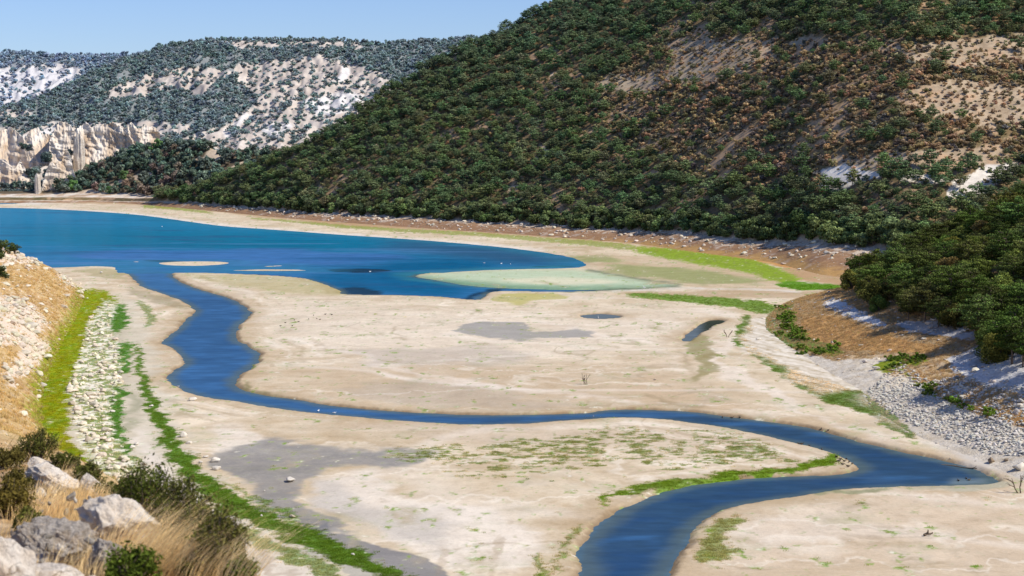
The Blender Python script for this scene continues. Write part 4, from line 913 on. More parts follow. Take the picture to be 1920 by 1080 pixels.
li = np.where(~big)[0]; tl = tints(len(li), (.120, .138, .034), rng, .50, .16); tl = np.where((rng.rand(len(li)) < .15)[:, None], tints(len(li), (.22, .16, .055), rng), tl)
split_scatter(lk, P[li], rng.uniform(0, 6.28, len(li)), rng.uniform(.65, 1.2, len(li)), rng.randint(0, 4, len(li)), tl, 299, 'slope_thicket', 'further bushy trees on the near right slope', 'trees')

# ================================================================== ROCKS
def ico(sub):
    import bmesh
    bm = bmesh.new(); bmesh.ops.create_icosphere(bm, subdivisions=sub, radius=1)
    V = np.array([v.co[:] for v in bm.verts]); F = np.array([[v.index for v in f.verts] for f in bm.faces]); bm.free(); return V, F
ICO = {k: ico(k) for k in (3, 4, 6)}
def stone(seed, sub=3, sx=1., sy=1., sz=.7, cuts=9, rough=.10, fr=1.4, sharp=0.):
    rng = RS(seed); V, F = ICO[sub]; V = V.copy()
    for k in range(cuts):
        n = rng.normal(size=3); n /= np.linalg.norm(n); d = rng.uniform(.5, .86)
        e = V @ n - d; V -= np.where(e > 0, e, 0)[:, None] * n * .92
    N = V / np.linalg.norm(V, axis=1)[:, None]
    V += N * (fbm3(V + seed, fr, 4, seed % 50, False) * rough)[:, None]
    if sharp: V += N * ((fbm3(V + seed, fr * 1.6, 5, seed % 50 + 3, True) - .3) * sharp)[:, None]
    return V * np.array([sx, sy, sz]) * .5, F
M_stone = plain_mat('pale_stone', (.46, .42, .36), (.66, .62, .55), 3, tinted=True, bump=.5)
sp_me = []
rngs = RS(5)
for k in range(8):
    V_, F_ = stone(900 + k, 3, rngs.uniform(.8, 1.5), rngs.uniform(.6, 1.1), rngs.uniform(.35, .75), 16, .22)
    sp_me.append(mesh_from('boulder', V_, F_, [M_stone], False))
_bz = {}
def zbed(X, Y):
    """height of the lakebed mesh (re-evaluated)"""
    s, p = water_sdf(X, Y); z = .10 * fbm(X * .02, Y * .02, 4, 3) + .03 * fbm(X * .3, Y * .3, 3, 8) + .0012 * np.clip(Y - 1000, 0, 400)
    z = carve(z, s, np.where(Y > 470, 8.0, 1.3), -1.6); return carve(z, p, 1.2, -.8)
def ztop(X, Y):
    z = zbed(X, Y)
    z = np.where((Y > 100) & (Y < 490) & (X > 20), np.maximum(z, zRH(X, Y)), z)
    return np.where((Y > 60) & (Y < 480) & (X < -15), np.maximum(z, zLB(X, Y)), z)
def boulder(px, py, w, label, k=None, tint=(1, 1, 1), group=None, z=None):
    X, Y = [float(q) for q in ground(px, py)]; s = w * Y / FPX
    o = link('boulder', sp_me[(k if k is not None else random.randrange(8))], None, (X, Y, float(ztop(np.array([X]), np.array([Y]))[0]) + s * .18)); o.scale = (s, s, s); o.rotation_euler[2] = random.random() * 6
    o['tint'] = list(tint); tag(o, label, 'boulder', group); return o
BL = [(545, 903, 25, 'large white boulder alone on the grey mud flat'), (361, 751, 15, 'pale boulder on the sand between the green strip and the river bend'), (283, 763, 11, 'white stone in the green strip below the pale boulder'),
      (344, 819, 22, 'upper long white boulder at the right edge of the green strip'), (354, 832, 13, 'smaller stone just below the long white boulder'), (376, 868, 13, 'white stone half sunk in the middle of the green strip'), (404, 866, 19, 'upper white boulder of the pair beside the grey mud'),
      (406, 881, 20, 'lower white boulder of the pair beside the grey mud'), (386, 858, 12, 'flat stone just left of the pair beside the grey mud'), (548, 971, 13, 'tan stone low on the green strip'), (212, 773, 12, 'round white stone by the muddy path'), (131, 730, 20, 'big white stone at the top edge of the yellow grass'),
      (133, 760, 18, 'white stone standing under the big one in the yellow grass'), (256, 834, 14, 'upper pale stone beside the track'), (248, 840, 12, 'lower pale stone beside the track'), (200, 816, 14, 'white stone in the stony green slope near the track'), (265, 883, 8, 'little stone above the dark bush'), (270, 872, 10, 'upright tan stone above the dark bush'),
      (495, 921, 5, 'tiny white stone on the grey mud flat'), (490, 969, 8, 'small flat stone in the green strip'), (662, 1041, 9, 'small stone at the lower end of the green strip'), (208, 688, 14, 'white boulder at the right edge of the stony patch'), (190, 512, 8, 'small stone near the lake mouth'),
      (541, 399, 18, 'white rock on the shore under the hill'), (1499, 506, 10, 'white rock in the orange grass on the right shore'), (1422, 637, 10, 'grey rock on the strata bench'), (1641, 709, 18, 'flat pale slab beside the yellow bush'), (1560, 735, 6, 'small rock in the green band'), (1858, 869, 22, 'dark brown rock on the river shore at the right'),
      (1886, 872, 14, 'dark stone right of the brown rock on the shore'), (1912, 886, 30, 'white rock at the right edge by the river shore'), (1228, 713, 7, 'tiny bluish white stone on the tan mud')]
for i, (x, y, w, lb) in enumerate(BL):
    boulder(x, y, w, lb, i % 8, (.45, .36, .28) if 'dark' in lb else ((.95, .85, .72) if 'tan' in lb else (1.15, 1.13, 1.08)))
def px_sample(poly, n, rng):
    p = np.array(poly, float); x = rng.uniform(p[:, 0].min(), p[:, 0].max(), n * 4); y = rng.uniform(p[:, 1].min(), p[:, 1].max(), n * 4)
    k = _inside(x, y, poly); return x[k][:n], y[k][:n]
def stones(P, s, tint, nind, name, label, slabel, group):
    n = len(P); order = np.argsort(-s / P[:, 1]); v = RS(3).randint(0, 8, n); rz = RS(4).uniform(0, 6.28, n)
    for i in order[:nind]:
        o = link('stone', sp_me[v[i]], None, P[i]); o.scale = (s[i],) * 3; o.rotation_euler = (0, 0, rz[i]); o['tint'] = [float(q) for q in tint[i]]; tag(o, label, 'stone', group)
    r = order[nind:]
    if len(r): scatter(name, P[r], rz[r], s[r], v[r], tint[r], [[b_] for b_ in stone_src], slabel, 'stones')
stone_src = []
for k in range(8):   # eight plain stones on the right-hand shore also serve as the sources of the scattered rubble
    x, y = 1500 + 47 * k, 850 + 5 * k - 60; X, Y = [float(q) for q in ground(x, y + 40)]
    o = link('stone', sp_me[k], None, (X, Y, float(ztop(np.array([X]), np.array([Y]))[0]) + .03)); o.scale = (.3,) * 3; o['tint'] = [.8, .75, .68]; tag(o, 'lone small stone on the sandy shore above the right river arm', 'stone', 'lone stones on the sandy right shore'); stone_src.append(o)
rng = RS(61)
def lay(polys, n, smin, smax, rng, pw=2.5):
    xs, ys = [], []
    for p, q in zip(polys, n):
        a, b_ = px_sample(p, q, rng); xs.append(a); ys.append(b_)
    X, Y = ground(np.concatenate(xs), np.concatenate(ys)); s = smin + (smax - smin) * rng.rand(len(X)) ** pw
    return X, Y, s
X, Y, s = lay([[(195, 562), (220, 566), (205, 615), (222, 650), (228, 720), (200, 790), (236, 850), (262, 900), (230, 905), (186, 870), (160, 830), (140, 780), (125, 730), (142, 690), (150, 650), (165, 600)], [(150, 530), (175, 540), (160, 570), (145, 560)], [(255, 800), (300, 860), (430, 1000), (620, 1075), (600, 1090), (400, 1010), (280, 900)]], [4200, 120, 60], .12, 1.45, rng, 5.0)
kk_ = rng.rand(len(X)) < np.clip(.30 + 1.1 * fbm(X * .35, Y * .22, 3, 951, .6), .04, .9); X, Y, s = X[kk_], Y[kk_], s[kk_]
P = np.stack([X, Y, ztop(X, Y) + s * .15], 1); stones(P, s, tints(len(P), (1.2, 1.13, .96), rng, .16, .05), 80, 'bank_stones', 'white limestone stone lying among the grass at the foot of the left bank', 'scatter of small white stones among the grass at the left', 'white stones in the grass at the foot of the left bank')
n = 16000; Y = rng.uniform(150, 410, n); X = LXf(Y) - rng.uniform(0, 40, n); Z = zLB(X, Y); px, py = w2p(X, Y, Z); m = ML.at(px, py)
k = rng.rand(n) < (.05 + .6 * m) * np.clip(.6 + 1.4 * fbm(X * .2, Y * .15, 3, 955), .1, 1.5); X, Y, Z = X[k], Y[k], Z[k]; s = .35 + 2.0 * rng.rand(len(X)) ** 2.6
P = np.stack([X, Y, Z + .1 * s], 1); stones(P, s, tints(len(P), (1.08, 1.02, .88), rng, .14, .05), 40, 'slope_stones', 'pale rock bedded in the golden grass of the left bank', 'small pale stones on the golden left bank', 'pale rocks on the golden left bank')
X, Y, s = lay([[(1625, 735), (1690, 705), (1760, 738), (1850, 790), (1940, 812), (2000, 850), (1990, 885), (1850, 858), (1740, 815), (1660, 775)]], [9500], .10, .75, rng, 4)
P = np.stack([X, Y, ztop(X, Y) + s * .12], 1); stones(P, s, tints(len(P), (.98, .99, .98), rng, .2, .03), 60, 'rubble', 'grey white stone in the rubble apron at the right', 'apron of small grey white rubble at the right', 'stones of the rubble apron at the right')
n = 3000; Y = rng.uniform(190, 400, n); X = RXf(Y) + rng.uniform(-2, 26, n); Z = zRH(X, Y); s = .15 + .9 * rng.rand(n) ** 5; px, py = w2p(X, Y, Z); wm = MR['white'].at(px, py)
k = rng.rand(n) < .25 + wm; s = s * (1 + .7 * wm)
P = np.stack([X, Y, Z + .1 * s], 1)[k]; stones(P, s[k], tints(k.sum(), (1.0, .96, .9), rng, .15, .04), 15, 'slope_rubble', 'loose pale stone on the brown slope under the pines', 'small loose stones on the brown slope', 'loose stones on the brown slope')
n = 1500; c = rng.uniform(-.19, .22, n); Yb, Yt, _, _ = MH.par(c); Y = Yb + (Yt - Yb) * rng.rand(n) ** .6; X = c * Y; s = .3 + 1.9 * rng.rand(n) ** 5
P = np.stack([X, Y, MH.z(X, Y) + .1 * s], 1); stones(P, s, tints(n, (1.1, 1.05, .96), rng, .15, .04), 15, 'shore_stones', 'pale stone on the far shore under the wooded hill', 'small pale stones along the far shore', 'stones on the far shore')
# ------------------------------------------------------------------ pale cliff with pinnacles
M_cliff = plain_mat('cliff_rock', (.50, .42, .33), (.80, .73, .62), .35, obj=False, bump=1., dist=.8)
def pinnacle(px, top, base, w, Y, seed, label, fat=.8, taper=.5):
    rng = RS(seed); c, mt = [float(q) for q in p2cm(px, top)]; mb = float(p2cm(px, base)[1]); X = c * Y
    zt, z0 = H + mt * Y, H + mb * Y - 3; R = w * Y / FPX / 2; h = zt - z0; nt_, nz = 40, 46
    th, t = np.meshgrid(np.linspace(0, 2 * math.pi, nt_, endpoint=False), np.linspace(0, 1, nz))
    r = (1 - taper * t ** 1.4) * np.sqrt(np.clip(1 - (np.clip(t - .86, 0, 1) / .142) ** 2, .0, 1))
    nx, ny = np.cos(th), np.sin(th)
    fl = perlin(nx * 2.2 + seed, ny * 2.2 + t * .5, seed % 40) * .55 + perlin(nx * 5 + seed, ny * 5 + t * 1.5, seed % 40 + 3) * .22 + perlin(nx * 3 + seed, t * h * .14 + ny * 3, seed % 40 + 5) * .22
    r = np.maximum(r * (1 + fl), .02) * R
    lean = rng.normal(size=2) * R * .25
    V = np.stack([r * nx + lean[0] * t, r * ny * fat + lean[1] * t, z0 + t * h * (1 + .07 * perlin(nx * 1.7 + seed, ny * 1.7, 9)) ], -1).reshape(-1, 3) - np.array([0, 0, z0])
    i = np.arange(nz - 1)[:, None] * nt_; j = np.arange(nt_)[None]; j2 = (j + 1) % nt_
    F = np.stack([i + j, i + j2, i + nt_ + j2, i + nt_ + j], -1).reshape(-1, 4)
    cap = len(V); V = np.concatenate([V, [[lean[0], lean[1], h]]]); F = np.concatenate([F, [[(nz - 1) * nt_ + q, (nz - 1) * nt_ + (q + 1) % nt_, cap, cap] for q in range(nt_)]][:1])
    o = link('rock_pinnacle', mesh_from('rock_pinnacle', V, F, [M_cliff], True), None, (X, Y, z0)); tag(o, label, 'rock', None); return o
def cliff(name, prof, Y0, seed, label, batter=.42, flute=5.0):
    """prof: (px, top y, foot y); a battered rock face with vertical flutes, ledges and a broken rim"""
    p = np.array(prof, float); nx, nz = 26 * len(prof), 90
    xs = np.interp(np.linspace(0, 1, nx), np.linspace(0, 1, len(p)), p[:, 0])
    tp = np.interp(xs, p[:, 0], p[:, 1]); ft = np.interp(xs, p[:, 0], p[:, 2])
    c, mt = p2cm(xs, tp); _, mb = p2cm(xs, ft); X = c * Y0
    rim = perlin(X * .22, X * 0 + seed, seed % 30) * 2.6 + perlin(X * .7, X * 0 + seed, seed % 30 + 1) * 1.2
    zt, zb_ = H + mt * Y0 + rim, H + mb * Y0 - 4
    t = np.linspace(0, 1.35, nz)[:, None]; tc = np.minimum(t, 1)
    XX = np.broadcast_to(X, (nz, nx)); Z = zb_ + tc * (zt - zb_) - np.clip(t - 1, 0, 1) * 14
    wob = perlin(XX * .05, Z * .06, 41) * 3
    wob = wob + perlin(XX * .02, Z * .02, 44) * 14 + (Z - zb_) * .18
    fl = perlin((XX + wob) * .045, Z * .012 + seed, seed % 30 + 2) * 2.6 + np.abs(perlin((XX + wob) * .13, Z * .02, seed % 30 + 3)) * 1.5 + perlin(XX * .6, Z * .22, seed % 30 + 4) * .35 + perlin(XX * .08, Z * .22, seed % 30 + 6) * .8
    Yv = Y0 - 6 + tc * (zt - zb_) * batter + fl * flute * (1 - .35 * tc) + fbm(XX * .25 + wob, Z * .22, 4, seed % 30 + 16, .6) * 2.2 + np.clip(t - 1, 0, 1) * 150 + 3 * sm(.42, .5, t + .1 * perlin(XX * .1, XX * 0, 12)) 
    XX = XX * (Yv / Y0)
    V_ = np.stack([XX, Yv, Z], -1).reshape(-1, 3)
    w = np.clip(.5 + fbm(XX * .12, Z * .05, 4, seed % 30 + 8) + .3 * (t - .5), 0, 1)[..., None]
    cl = lerp(A(196, 170, 140), A(240, 230, 214), w); dk_ = sm(.15, .5, fbm(XX * .2, Z * .04, 4, seed % 30 + 12)); cl = lerp(cl, A(168, 150, 130), (dk_ * .6)[..., None])
    o = link(name, mesh_from(name, V_, grid_faces(nz, nx), [M_face], True, {'col': ('FLOAT_COLOR', cl.reshape(-1, 3))})); return tag(o, label, 'cliff')
M_face = terrain_mat('cliff_face', fine=(.6, .16), coarse=(.1, .10), bump=1.0, bscale=.5)
cliff('pale_cliff', [(92, 268, 330), (104, 236, 332), (114, 227, 332), (130, 232, 332), (140, 246, 330), (150, 236, 330), (160, 230, 328), (172, 238, 326), (182, 232, 324), (200, 233, 320), (216, 230, 312), (228, 240, 304), (246, 232, 296), (262, 240, 284), (284, 234, 276), (300, 250, 272)], 1180, 5, 'pale fluted cliff standing above the far end of the lake')
cliff('pale_cliff', [(-80, 250, 330), (-40, 238, 330), (-4, 246, 330), (16, 238, 326), (34, 246, 320), (46, 262, 312), (56, 244, 304), (70, 238, 300), (82, 250, 300), (96, 252, 302), (104, 262, 304)], 1215, 9, 'lower broken cliff at the far left edge beyond the lake', batter=1.3)
cliff('pale_cliff', [(-80, 300, 345), (-20, 292, 345), (10, 300, 344), (28, 318, 342), (38, 300, 340), (48, 318, 340), (56, 334, 340)], 1165, 13, 'white crag low at the left edge above the shore bushes', batter=.9)
cliff('rock_outcrop', [(78, 356, 374), (84, 330, 374), (90, 308, 374), (96, 301, 373), (103, 312, 372), (109, 303, 371), (115, 306, 370), (119, 288, 369), (124, 281, 368), (131, 292, 366), (138, 318, 364), (147, 350, 362)], 1114, 23, 'rugged tan rock outcrop rising from the shore in front of the pale cliff', batter=.22, flute=2.6)
PL = [(71, 326, 374, 12, 1108, 'thin lone rock spire at the lake shore'), (147, 252, 336, 22, 1158, 'smooth leaning blade in front of the cliff')]
for i, (x, t_, b_, w, Yq_, lb) in enumerate(PL): pinnacle(x, t_, b_, w, Yq_, 1500 + i * 7, lb, taper=.3)
rng = RS(77)
for k, (x, y, Yq_, s_) in enumerate([(xx, 362 - 3 * rng.rand(), 1128 + 6 * rng.rand(), .9 * rng.uniform(.6, 1)) for xx in range(-60, 66, 4)] + [(xx, 350 - 6 * rng.rand(), 1150, .8) for xx in range(-50, 80, 6)] + [(84 + 6 * rng.rand(), 292 + 8 * rng.rand(), 1172, .9) for _ in range(8)] + [(40 + 18 * rng.rand(), 270 + 12 * rng.rand(), 1195, .7) for _ in range(6)] + [(128 + 6 * rng.rand(), 276 + 26 * rng.rand(), 1160, .5) for _ in range(6)] + [(200 + 60 * rng.rand(), 300 + 14 * rng.rand(), 1165, .9) for _ in range(10)] + [(30 + 60 * rng.rand(), 318 + 12 * rng.rand(), 1170, .7) for _ in range(10)]):
    c, m = [float(v) for v in p2cm(x, y)]; drop_copy(sk[k % 4][0], (c * Yq_, Yq_, H + m * Yq_ - 2.5), rng.rand() * 6, s_, tints(1, (.12, .165, .15), rng, .3)[0])
# ------------------------------------------------------------------ grass tufts
def tuft_geo(seed, n, h, w, r, lean=(0, 0), seg=2):
    rng = RS(seed); V = []; F = []; lv = []
    for k in range(n):
        a = rng.rand() * 6.283; q = r * rng.rand() ** .5; p = np.array([math.cos(a) * q, math.sin(a) * q, 0]); hh = h * rng.uniform(.5, 1.1)
        d = np.array([math.cos(a), math.sin(a), 0]) * .35 * rng.rand() + np.array([lean[0], lean[1], 0]) + rng.normal(size=3) * (.12, .12, 0)
        s_ = rng.rand() * 3.14; sd = np.array([math.cos(s_), math.sin(s_), 0]) * w; o = len(V); g_ = rng.uniform(.65, 1.35)
        for i in range(seg + 1):
            t = i / seg; c0 = p + np.array([0, 0, hh * (t - .2 * t * t)]) + d * hh * t ** 1.7; ww = 1 - t * .85
            V += [c0 - sd * ww, c0 + sd * ww]; lv += [g_ * (.6 + .5 * t)] * 2
        for i in range(seg): F.append((o + 2 * i, o + 2 * i + 1, o + 2 * i + 3, o + 2 * i + 2))
    return np.array(V), np.array(F), np.array(lv)
def tuft(name, seed, n, h, w, r, label, cat, group, loc, tint, lean=(0, 0), seg=2, mat=None):
    V_, F_, lv = tuft_geo(seed, n, h, w, r, lean, seg)
    o = link(name, mesh_from(name, V_, F_, [mat or M_leaf], False, {'lv': ('FLOAT', lv)}), None, loc); o['tint'] = list(tint); tag(o, label, cat, group); return o
def ontop(px, py):
    X, Y = [float(q) for q in ground(px, py)]; return (X, Y, float(ztop(np.array([X]), np.array([Y]))[0]))
gt = [tuft('grass_tuft', 1700 + k, 34, .20, .016, .32, 'small green grass tuft alone on the mud of the peninsula', 'grass tuft', 'lone grass tufts on the peninsula', ontop(900 + 45 * k, 890 + 4 * k), A(120, 150, 60)) for k in range(4)]
st = [tuft('dry_grass_tuft', 1720 + k, 30, .50, .014, .30, 'dry golden grass tuft standing on the left bank', 'grass tuft', 'marked dry tufts on the left bank', (0, 0, 0), A(214, 174, 116)) for k in range(4)]
for k, o in enumerate(st):
    yy_ = 230. + 20 * k; xx_ = float(LXf(yy_)) - 6 - k; o.location = (xx_, yy_, float(zLB(np.array([xx_]), np.array([yy_]))[0]))
rng = RS(71)
gm = (gmask * (Yg < 430) * (np.abs(Cg) < .33) * (Yg > 120)).ravel(); w_ = gm * (gm > .35) * Yg.ravel() ** .8; k = rng.choice(len(w_), 30000, p=w_ / w_.sum())
P = BV[k] + rng.normal(size=(len(k), 3)) * (.3, .5, 0); colb = (gmask.ravel()[k][:, None] * 0 + 1)
GCOL = BEDCOL.reshape(-1, 3)[k]
zt_ = ztop(P[:, 0], P[:, 1]); P[:, 2] = zt_ - .03
okk = zt_ > WL + .05; P, GCOL = P[okk], GCOL[okk]; n = len(P)
scatter('grass', P, rng.uniform(0, 6.28, n), rng.uniform(.5, 1.15, n), rng.randint(0, 4, n), GCOL * np.array([1.25, 1.05, .8]) * rng.uniform(1.0, 1.75, (n, 1)), [[o] for o in gt], 'green grass growing along the old shorelines', 'grass')
n = 15000; Y = rng.uniform(150, 400, n); X = LXf(Y) - rng.uniform(0, 38, n); Z = zLB(X, Y); px, py = w2p(X, Y, Z); k = rng.rand(n) > ML.at(px, py) * .8
P = np.stack([X, Y, Z - .03], 1)[k]; n = len(P)
scatter('dry_grass', P, rng.uniform(0, 6.28, n), rng.uniform(.5, 1.3, n), rng.randint(0, 4, n), tints(n, A(210, 178, 116) * 1.35, rng, .25, .06), [[o] for o in st], 'golden dry grass on the left bank', 'grass')
n = 26000; Y = rng.uniform(190, 420, n); X = RXf(Y) + rng.uniform(0, 30, n); Z = zRH(X, Y); px, py = w2p(X, Y, Z); k = (rng.rand(n) > MR['white'].at(px, py)) & (rng.rand(n) > MR['low'].at(px, py) * 1.1)
P = np.stack([X, Y, Z - .03], 1)[k]; n = len(P)
scatter('dry_slope_grass', P, rng.uniform(0, 6.28, n), rng.uniform(.4, 1.0, n), rng.randint(0, 4, n), tints(n, A(194, 162, 114) * 1.3, rng, .25, .06), [[o] for o in st], 'dry brown grass on the slope at the right', 'grass')
# ------------------------------------------------------------------ low green bushes
gbs = [make_tree('low_bush', bush(420 + k, 1.2, 600, .12, 2.3, 14, .05), M_leaf, 'fresh green low bush at the foot of the brown slope', 'bush', 'low green bushes at the foot of the brown slope') for k in range(3)]
pts = []
for poly, q in (([(1455, 575), (1485, 570), (1495, 600), (1490, 610), (1520, 630), (1545, 650), (1500, 648), (1455, 628), (1470, 615)], 46), ([(1530, 648), (1560, 648), (1592, 662), (1570, 668), (1535, 660)], 12), ([(1652, 676), (1700, 668), (1735, 674), (1715, 684), (1660, 694), (1636, 692)], 16), ([(1712, 702), (1730, 720), (1780, 746), (1840, 768), (1900, 790), (1880, 790), (1742, 742), (1705, 712)], 22), ([(1460, 640), (1500, 650), (1560, 668), (1500, 664)], 10)):
    a, b_ = px_sample(poly, q, rng); pts += list(zip(a, b_))
P = []
for a, b_ in pts:   # the slope rises: march the sight line to the surface
    c, m = [float(v) for v in p2cm(a, b_)]; Yt_ = np.linspace(200, 430, 700); d = H + m * Yt_ - ztop(c * Yt_, Yt_); i = int(np.argmax(d < 0)); P.append((c * Yt_[i], Yt_[i], H + m * Yt_[i] - .1))
P = np.array(P); n = len(P)
tb = tints(n, (.14, .22, .03), rng, .3, .1)
split_scatter(gbs, P, rng.uniform(0, 6.28, n), rng.uniform(.35, 1.15, n), rng.randint(0, 3, n), tb, n, '', '', '')
def hit(px, py, zf, y0, y1):
    c, m = [float(v) for v in p2cm(px, py)]; Yt_ = np.linspace(y0, y1, 900); d = H + m * Yt_ - zf(c * Yt_, Yt_); i = int(np.argmax(d < 0)); return (c * Yt_[i], Yt_[i], H + m * Yt_[i] - .15)
for i, (x, y, s_, lb) in enumerate([(2, 484, 2.6, 'dark green bush on the crest of the left bank'), (28, 474, 1.0, 'small bush right of the dark bush on the bank crest'), (2, 520, 1.5, 'lower dark bush at the left edge of the bank')]):
    r, t_, c_b = make_tree('bank_bush', bush(450 + i, 1.9, 1500, .09, 1.1, 16, .08), M_leaf, lb, 'bush', None); r.location = hit(x, y, zLB, 250, 460); r.scale = (s_,) * 3
    for q in (r, t_, c_b): q['tint'] = [.08, .105, .035]
# ------------------------------------------------------------------ dead shrubs, driftwood, ducks
M_twig = plain_mat('dead_wood', (.10, .075, .055), (.22, .17, .12), 8)
def dead(px, py, h, seed, label, nst=3):
    rng = RS(seed); parts = []
    def grow(p, d, L, r, lev):
        q = p + d * L; parts.append(tube([p, (p + q) / 2 + rng.normal(size=3) * L * .05, q], [r, r * .8, r * .5], 5))
        if lev:
            for k in range(rng.randint(2, 4)):
                dd = d + rng.normal(size=3) * .38; dd[2] = abs(dd[2]) + .2; dd /= np.linalg.norm(dd); grow(lerp(p, q, rng.uniform(.45, 1)), dd, L * rng.uniform(.5, .8), r * .6, lev - 1)
    for k in range(nst):
        d = np.array([rng.uniform(-.5, .5), rng.uniform(-.2, .2), 1.]); d /= np.linalg.norm(d); grow(np.array([(k - 1) * .12 * h, 0, -.05]), d, h * .5, .034 * h, 2)
    V_, F_ = merge(parts); o = link('dead_shrub', mesh_from('dead_shrub', V_, F_, [M_twig], True), None, ontop(px, py)); tag(o, label, 'dead shrub')
dead(1098, 721, 1.9, 5, 'bare dead shrub standing alone on the central mud flat'); dead(1914, 925, 2.4, 9, 'bare dead sapling on the mud at the right edge', 2); dead(1366, 632, 2.2, 12, 'thin bare twigs standing near the small creek pond', 2)
for (x, y, L, an, s_, lb) in ((1106, 777, 2.9, .12, 3, 'bleached driftwood log on the middle river bank'), (1798, 871, 4.5, -.75, 4, 'dark fallen branch lying on the river edge at the right'), (1741, 1005, .9, .1, 7, 'short black stick on the lower right mud')):
    rng = RS(s_); X, Y, Z = ontop(x, y); prt = [tube([(-L / 2, 0, .12), (-L / 6, .1, .2), (L / 5, -.05, .22), (L / 2, .05, .35)], [.13, .12, .09, .04], 7)]
    for k in range(4): p = np.array([rng.uniform(-.3, .4) * L, 0, .2]); prt.append(tube([p, p + np.array([.2 * L * rng.uniform(-.3, 1), rng.uniform(-.4, .4), rng.uniform(.1, .5)])], [.05, .02], 5))
    V_, F_ = merge(prt); o = link('driftwood', mesh_from('driftwood', V_, F_, [M_twig if 'bleach' not in lb else plain_mat('bleached_wood', (.45, .40, .33), (.62, .57, .5), 6)], True), None, (X, Y, Z)); o.rotation_euler[2] = an; tag(o, lb, 'driftwood')
def bird_mesh(name, mat, neck, leg):
    V, F = ICO[3]; body = V * (.24, .11, .11) + np.array([0, 0, leg + .1]); body[:, 2] += np.where(V[:, 0] < -.5, (-V[:, 0] - .5) * .05, 0)
    prt = [(body, np.concatenate([F, F[:, 2:]], 1))]
    prt.append(tube([(.16, 0, leg + .12), (.24, 0, leg + .16 + neck * .5), (.25, 0, leg + .16 + neck)], [.05, .03, .028], 7))
    hd = V * (.055, .038, .04) + np.array([.27, 0, leg + .18 + neck]); prt.append((hd, np.concatenate([F, F[:, 2:]], 1)))
    prt.append(tube([(.31, 0, leg + .18 + neck), (.39, 0, leg + .16 + neck)], [.018, .006], 5)); prt.append(tube([(-.18, 0, leg + .13), (-.36, 0, leg + .15)], [.06, .02], 6))
    for s_ in (-1, 1): prt.append(tube([(0, s_ * .04, leg + .03), (.01, s_ * .04, 0)], [.012, .01], 5))
    V_, F_ = merge(prt); me = bpy.data.meshes.new(name); me.from_pydata(V_.tolist(), [], [tuple(dict.fromkeys(f)) for f in F_.tolist()]); me.materials.append(mat); return me
M_duck = plain_mat('dark_feathers', (.05, .04, .03), (.14, .11, .08), 12); M_gull = plain_mat('white_feathers', (.7, .7, .68), (.82, .82, .8), 12)
dk, gl_, hr = bird_mesh('duck', M_duck, .06, .06), bird_mesh('gull', M_gull, .05, .05), bird_mesh('heron', M_gull, .32, .35)
rng = RS(81)
dpts = [(1497, 830), (1503, 834), (1517, 835), (1541, 843), (1576, 862), (1583, 866), (1587, 860), (1592, 867), (1598, 870), (1580, 872), (1573, 866), (1590, 876), (1568, 858), (1355, 779), (1372, 780), (1387, 780), (1553, 806), (1540, 803), (1812, 893), (1817, 896), (1797, 897)]
dpts2 = [(588, 592), (594, 598), (552, 601), (622, 591), (535, 606), (470, 587), (560, 604), (548, 612), (610, 590), (600, 600), (579, 599), (526, 612)]
for grp, pl_, me in (('dark ducks on the river banks at the right', dpts, dk), ('dark birds on the mud right of the river bend', dpts2, dk)):
    for (x, y) in pl_:
        P_ = ontop(x, y); o = link('duck', me, None, (P_[0], P_[1], max(P_[2], WL - .04))); o.rotation_euler[2] = rng.rand() * 6.28; s_ = rng.uniform(.7, .95); o.scale = (s_,) * 3
        tag(o, 'dark duck resting at the right river bank' if grp.startswith('dark ducks') else 'dark bird walking on the pale mud beside the river bend', 'duck', grp)
for (x, y, me, lb) in ((908, 492, gl_, 'leftmost white gull floating on the dark arm of the lake'), (940, 493, gl_, 'middle white gull floating on the dark arm of the lake'), (957, 494, gl_, 'rightmost white gull floating on the dark arm of the lake'), (1122, 597, hr, 'white heron standing in the dark puddle'), (1208, 543, hr, 'white heron at the tip of the algae shoal'),
                       (304, 424, gl_, 'white gull alone on the open lake'), (334, 722, gl_, 'white gull on the water inside the river bend'), (597, 767, gl_, 'left white gull on the narrow river'), (627, 771, gl_, 'right white gull on the narrow river'), (694, 508, gl_, 'white gull on the dark shallows of the lake')):
    P_ = ontop(x, y); o = link('gull' if me is gl_ else 'heron', me, None, (P_[0], P_[1], max(P_[2], WL - .05))); s_ = 1.2 if P_[1] > 400 else .9; o.scale = (s_,) * 3; o.rotation_euler[2] = rng.rand() * 6; tag(o, lb, 'bird')
# ------------------------------------------------------------------ FOREGROUND
M_lime = plain_mat('limestone', (.56, .45, .33), (.86, .80, .70), 5, bump=1., dist=.04, crack=7); M_grey = plain_mat('grey_limestone', (.34, .28, .22), (.78, .70, .60), 18, bump=1., dist=.05, crack=14)
def frock(px, py, wpx, hpx, seed, mat, label, depth=1., sharp=.16, sink=.15, rz=0, tilt=0):
    X, Y = ledge_pt(px, py); s = Y / FPX; V_, F_ = stone(seed, 6, wpx * s * 1.12, wpx * s * depth, hpx * s * 1.2, 14, .14, 1.5, sharp)
    z = 36.5 - .101 * Y + hpx * s * (.5 - sink)
    o = link('limestone_rock', mesh_from('limestone_rock', V_, F_, [mat], True), None, (X, Y, z)); o.rotation_euler = (0, tilt, rz); tag(o, label, 'rock'); return o
frock(212, 1022, 176, 130, 11, M_lime, 'big rugged white limestone rock behind the dry grass in the foreground', .9, .16, .25, 0, .5); frock(76, 882, 48, 30, 13, M_lime, 'rounded white rock at the top of the foreground ledge', .9, .08)
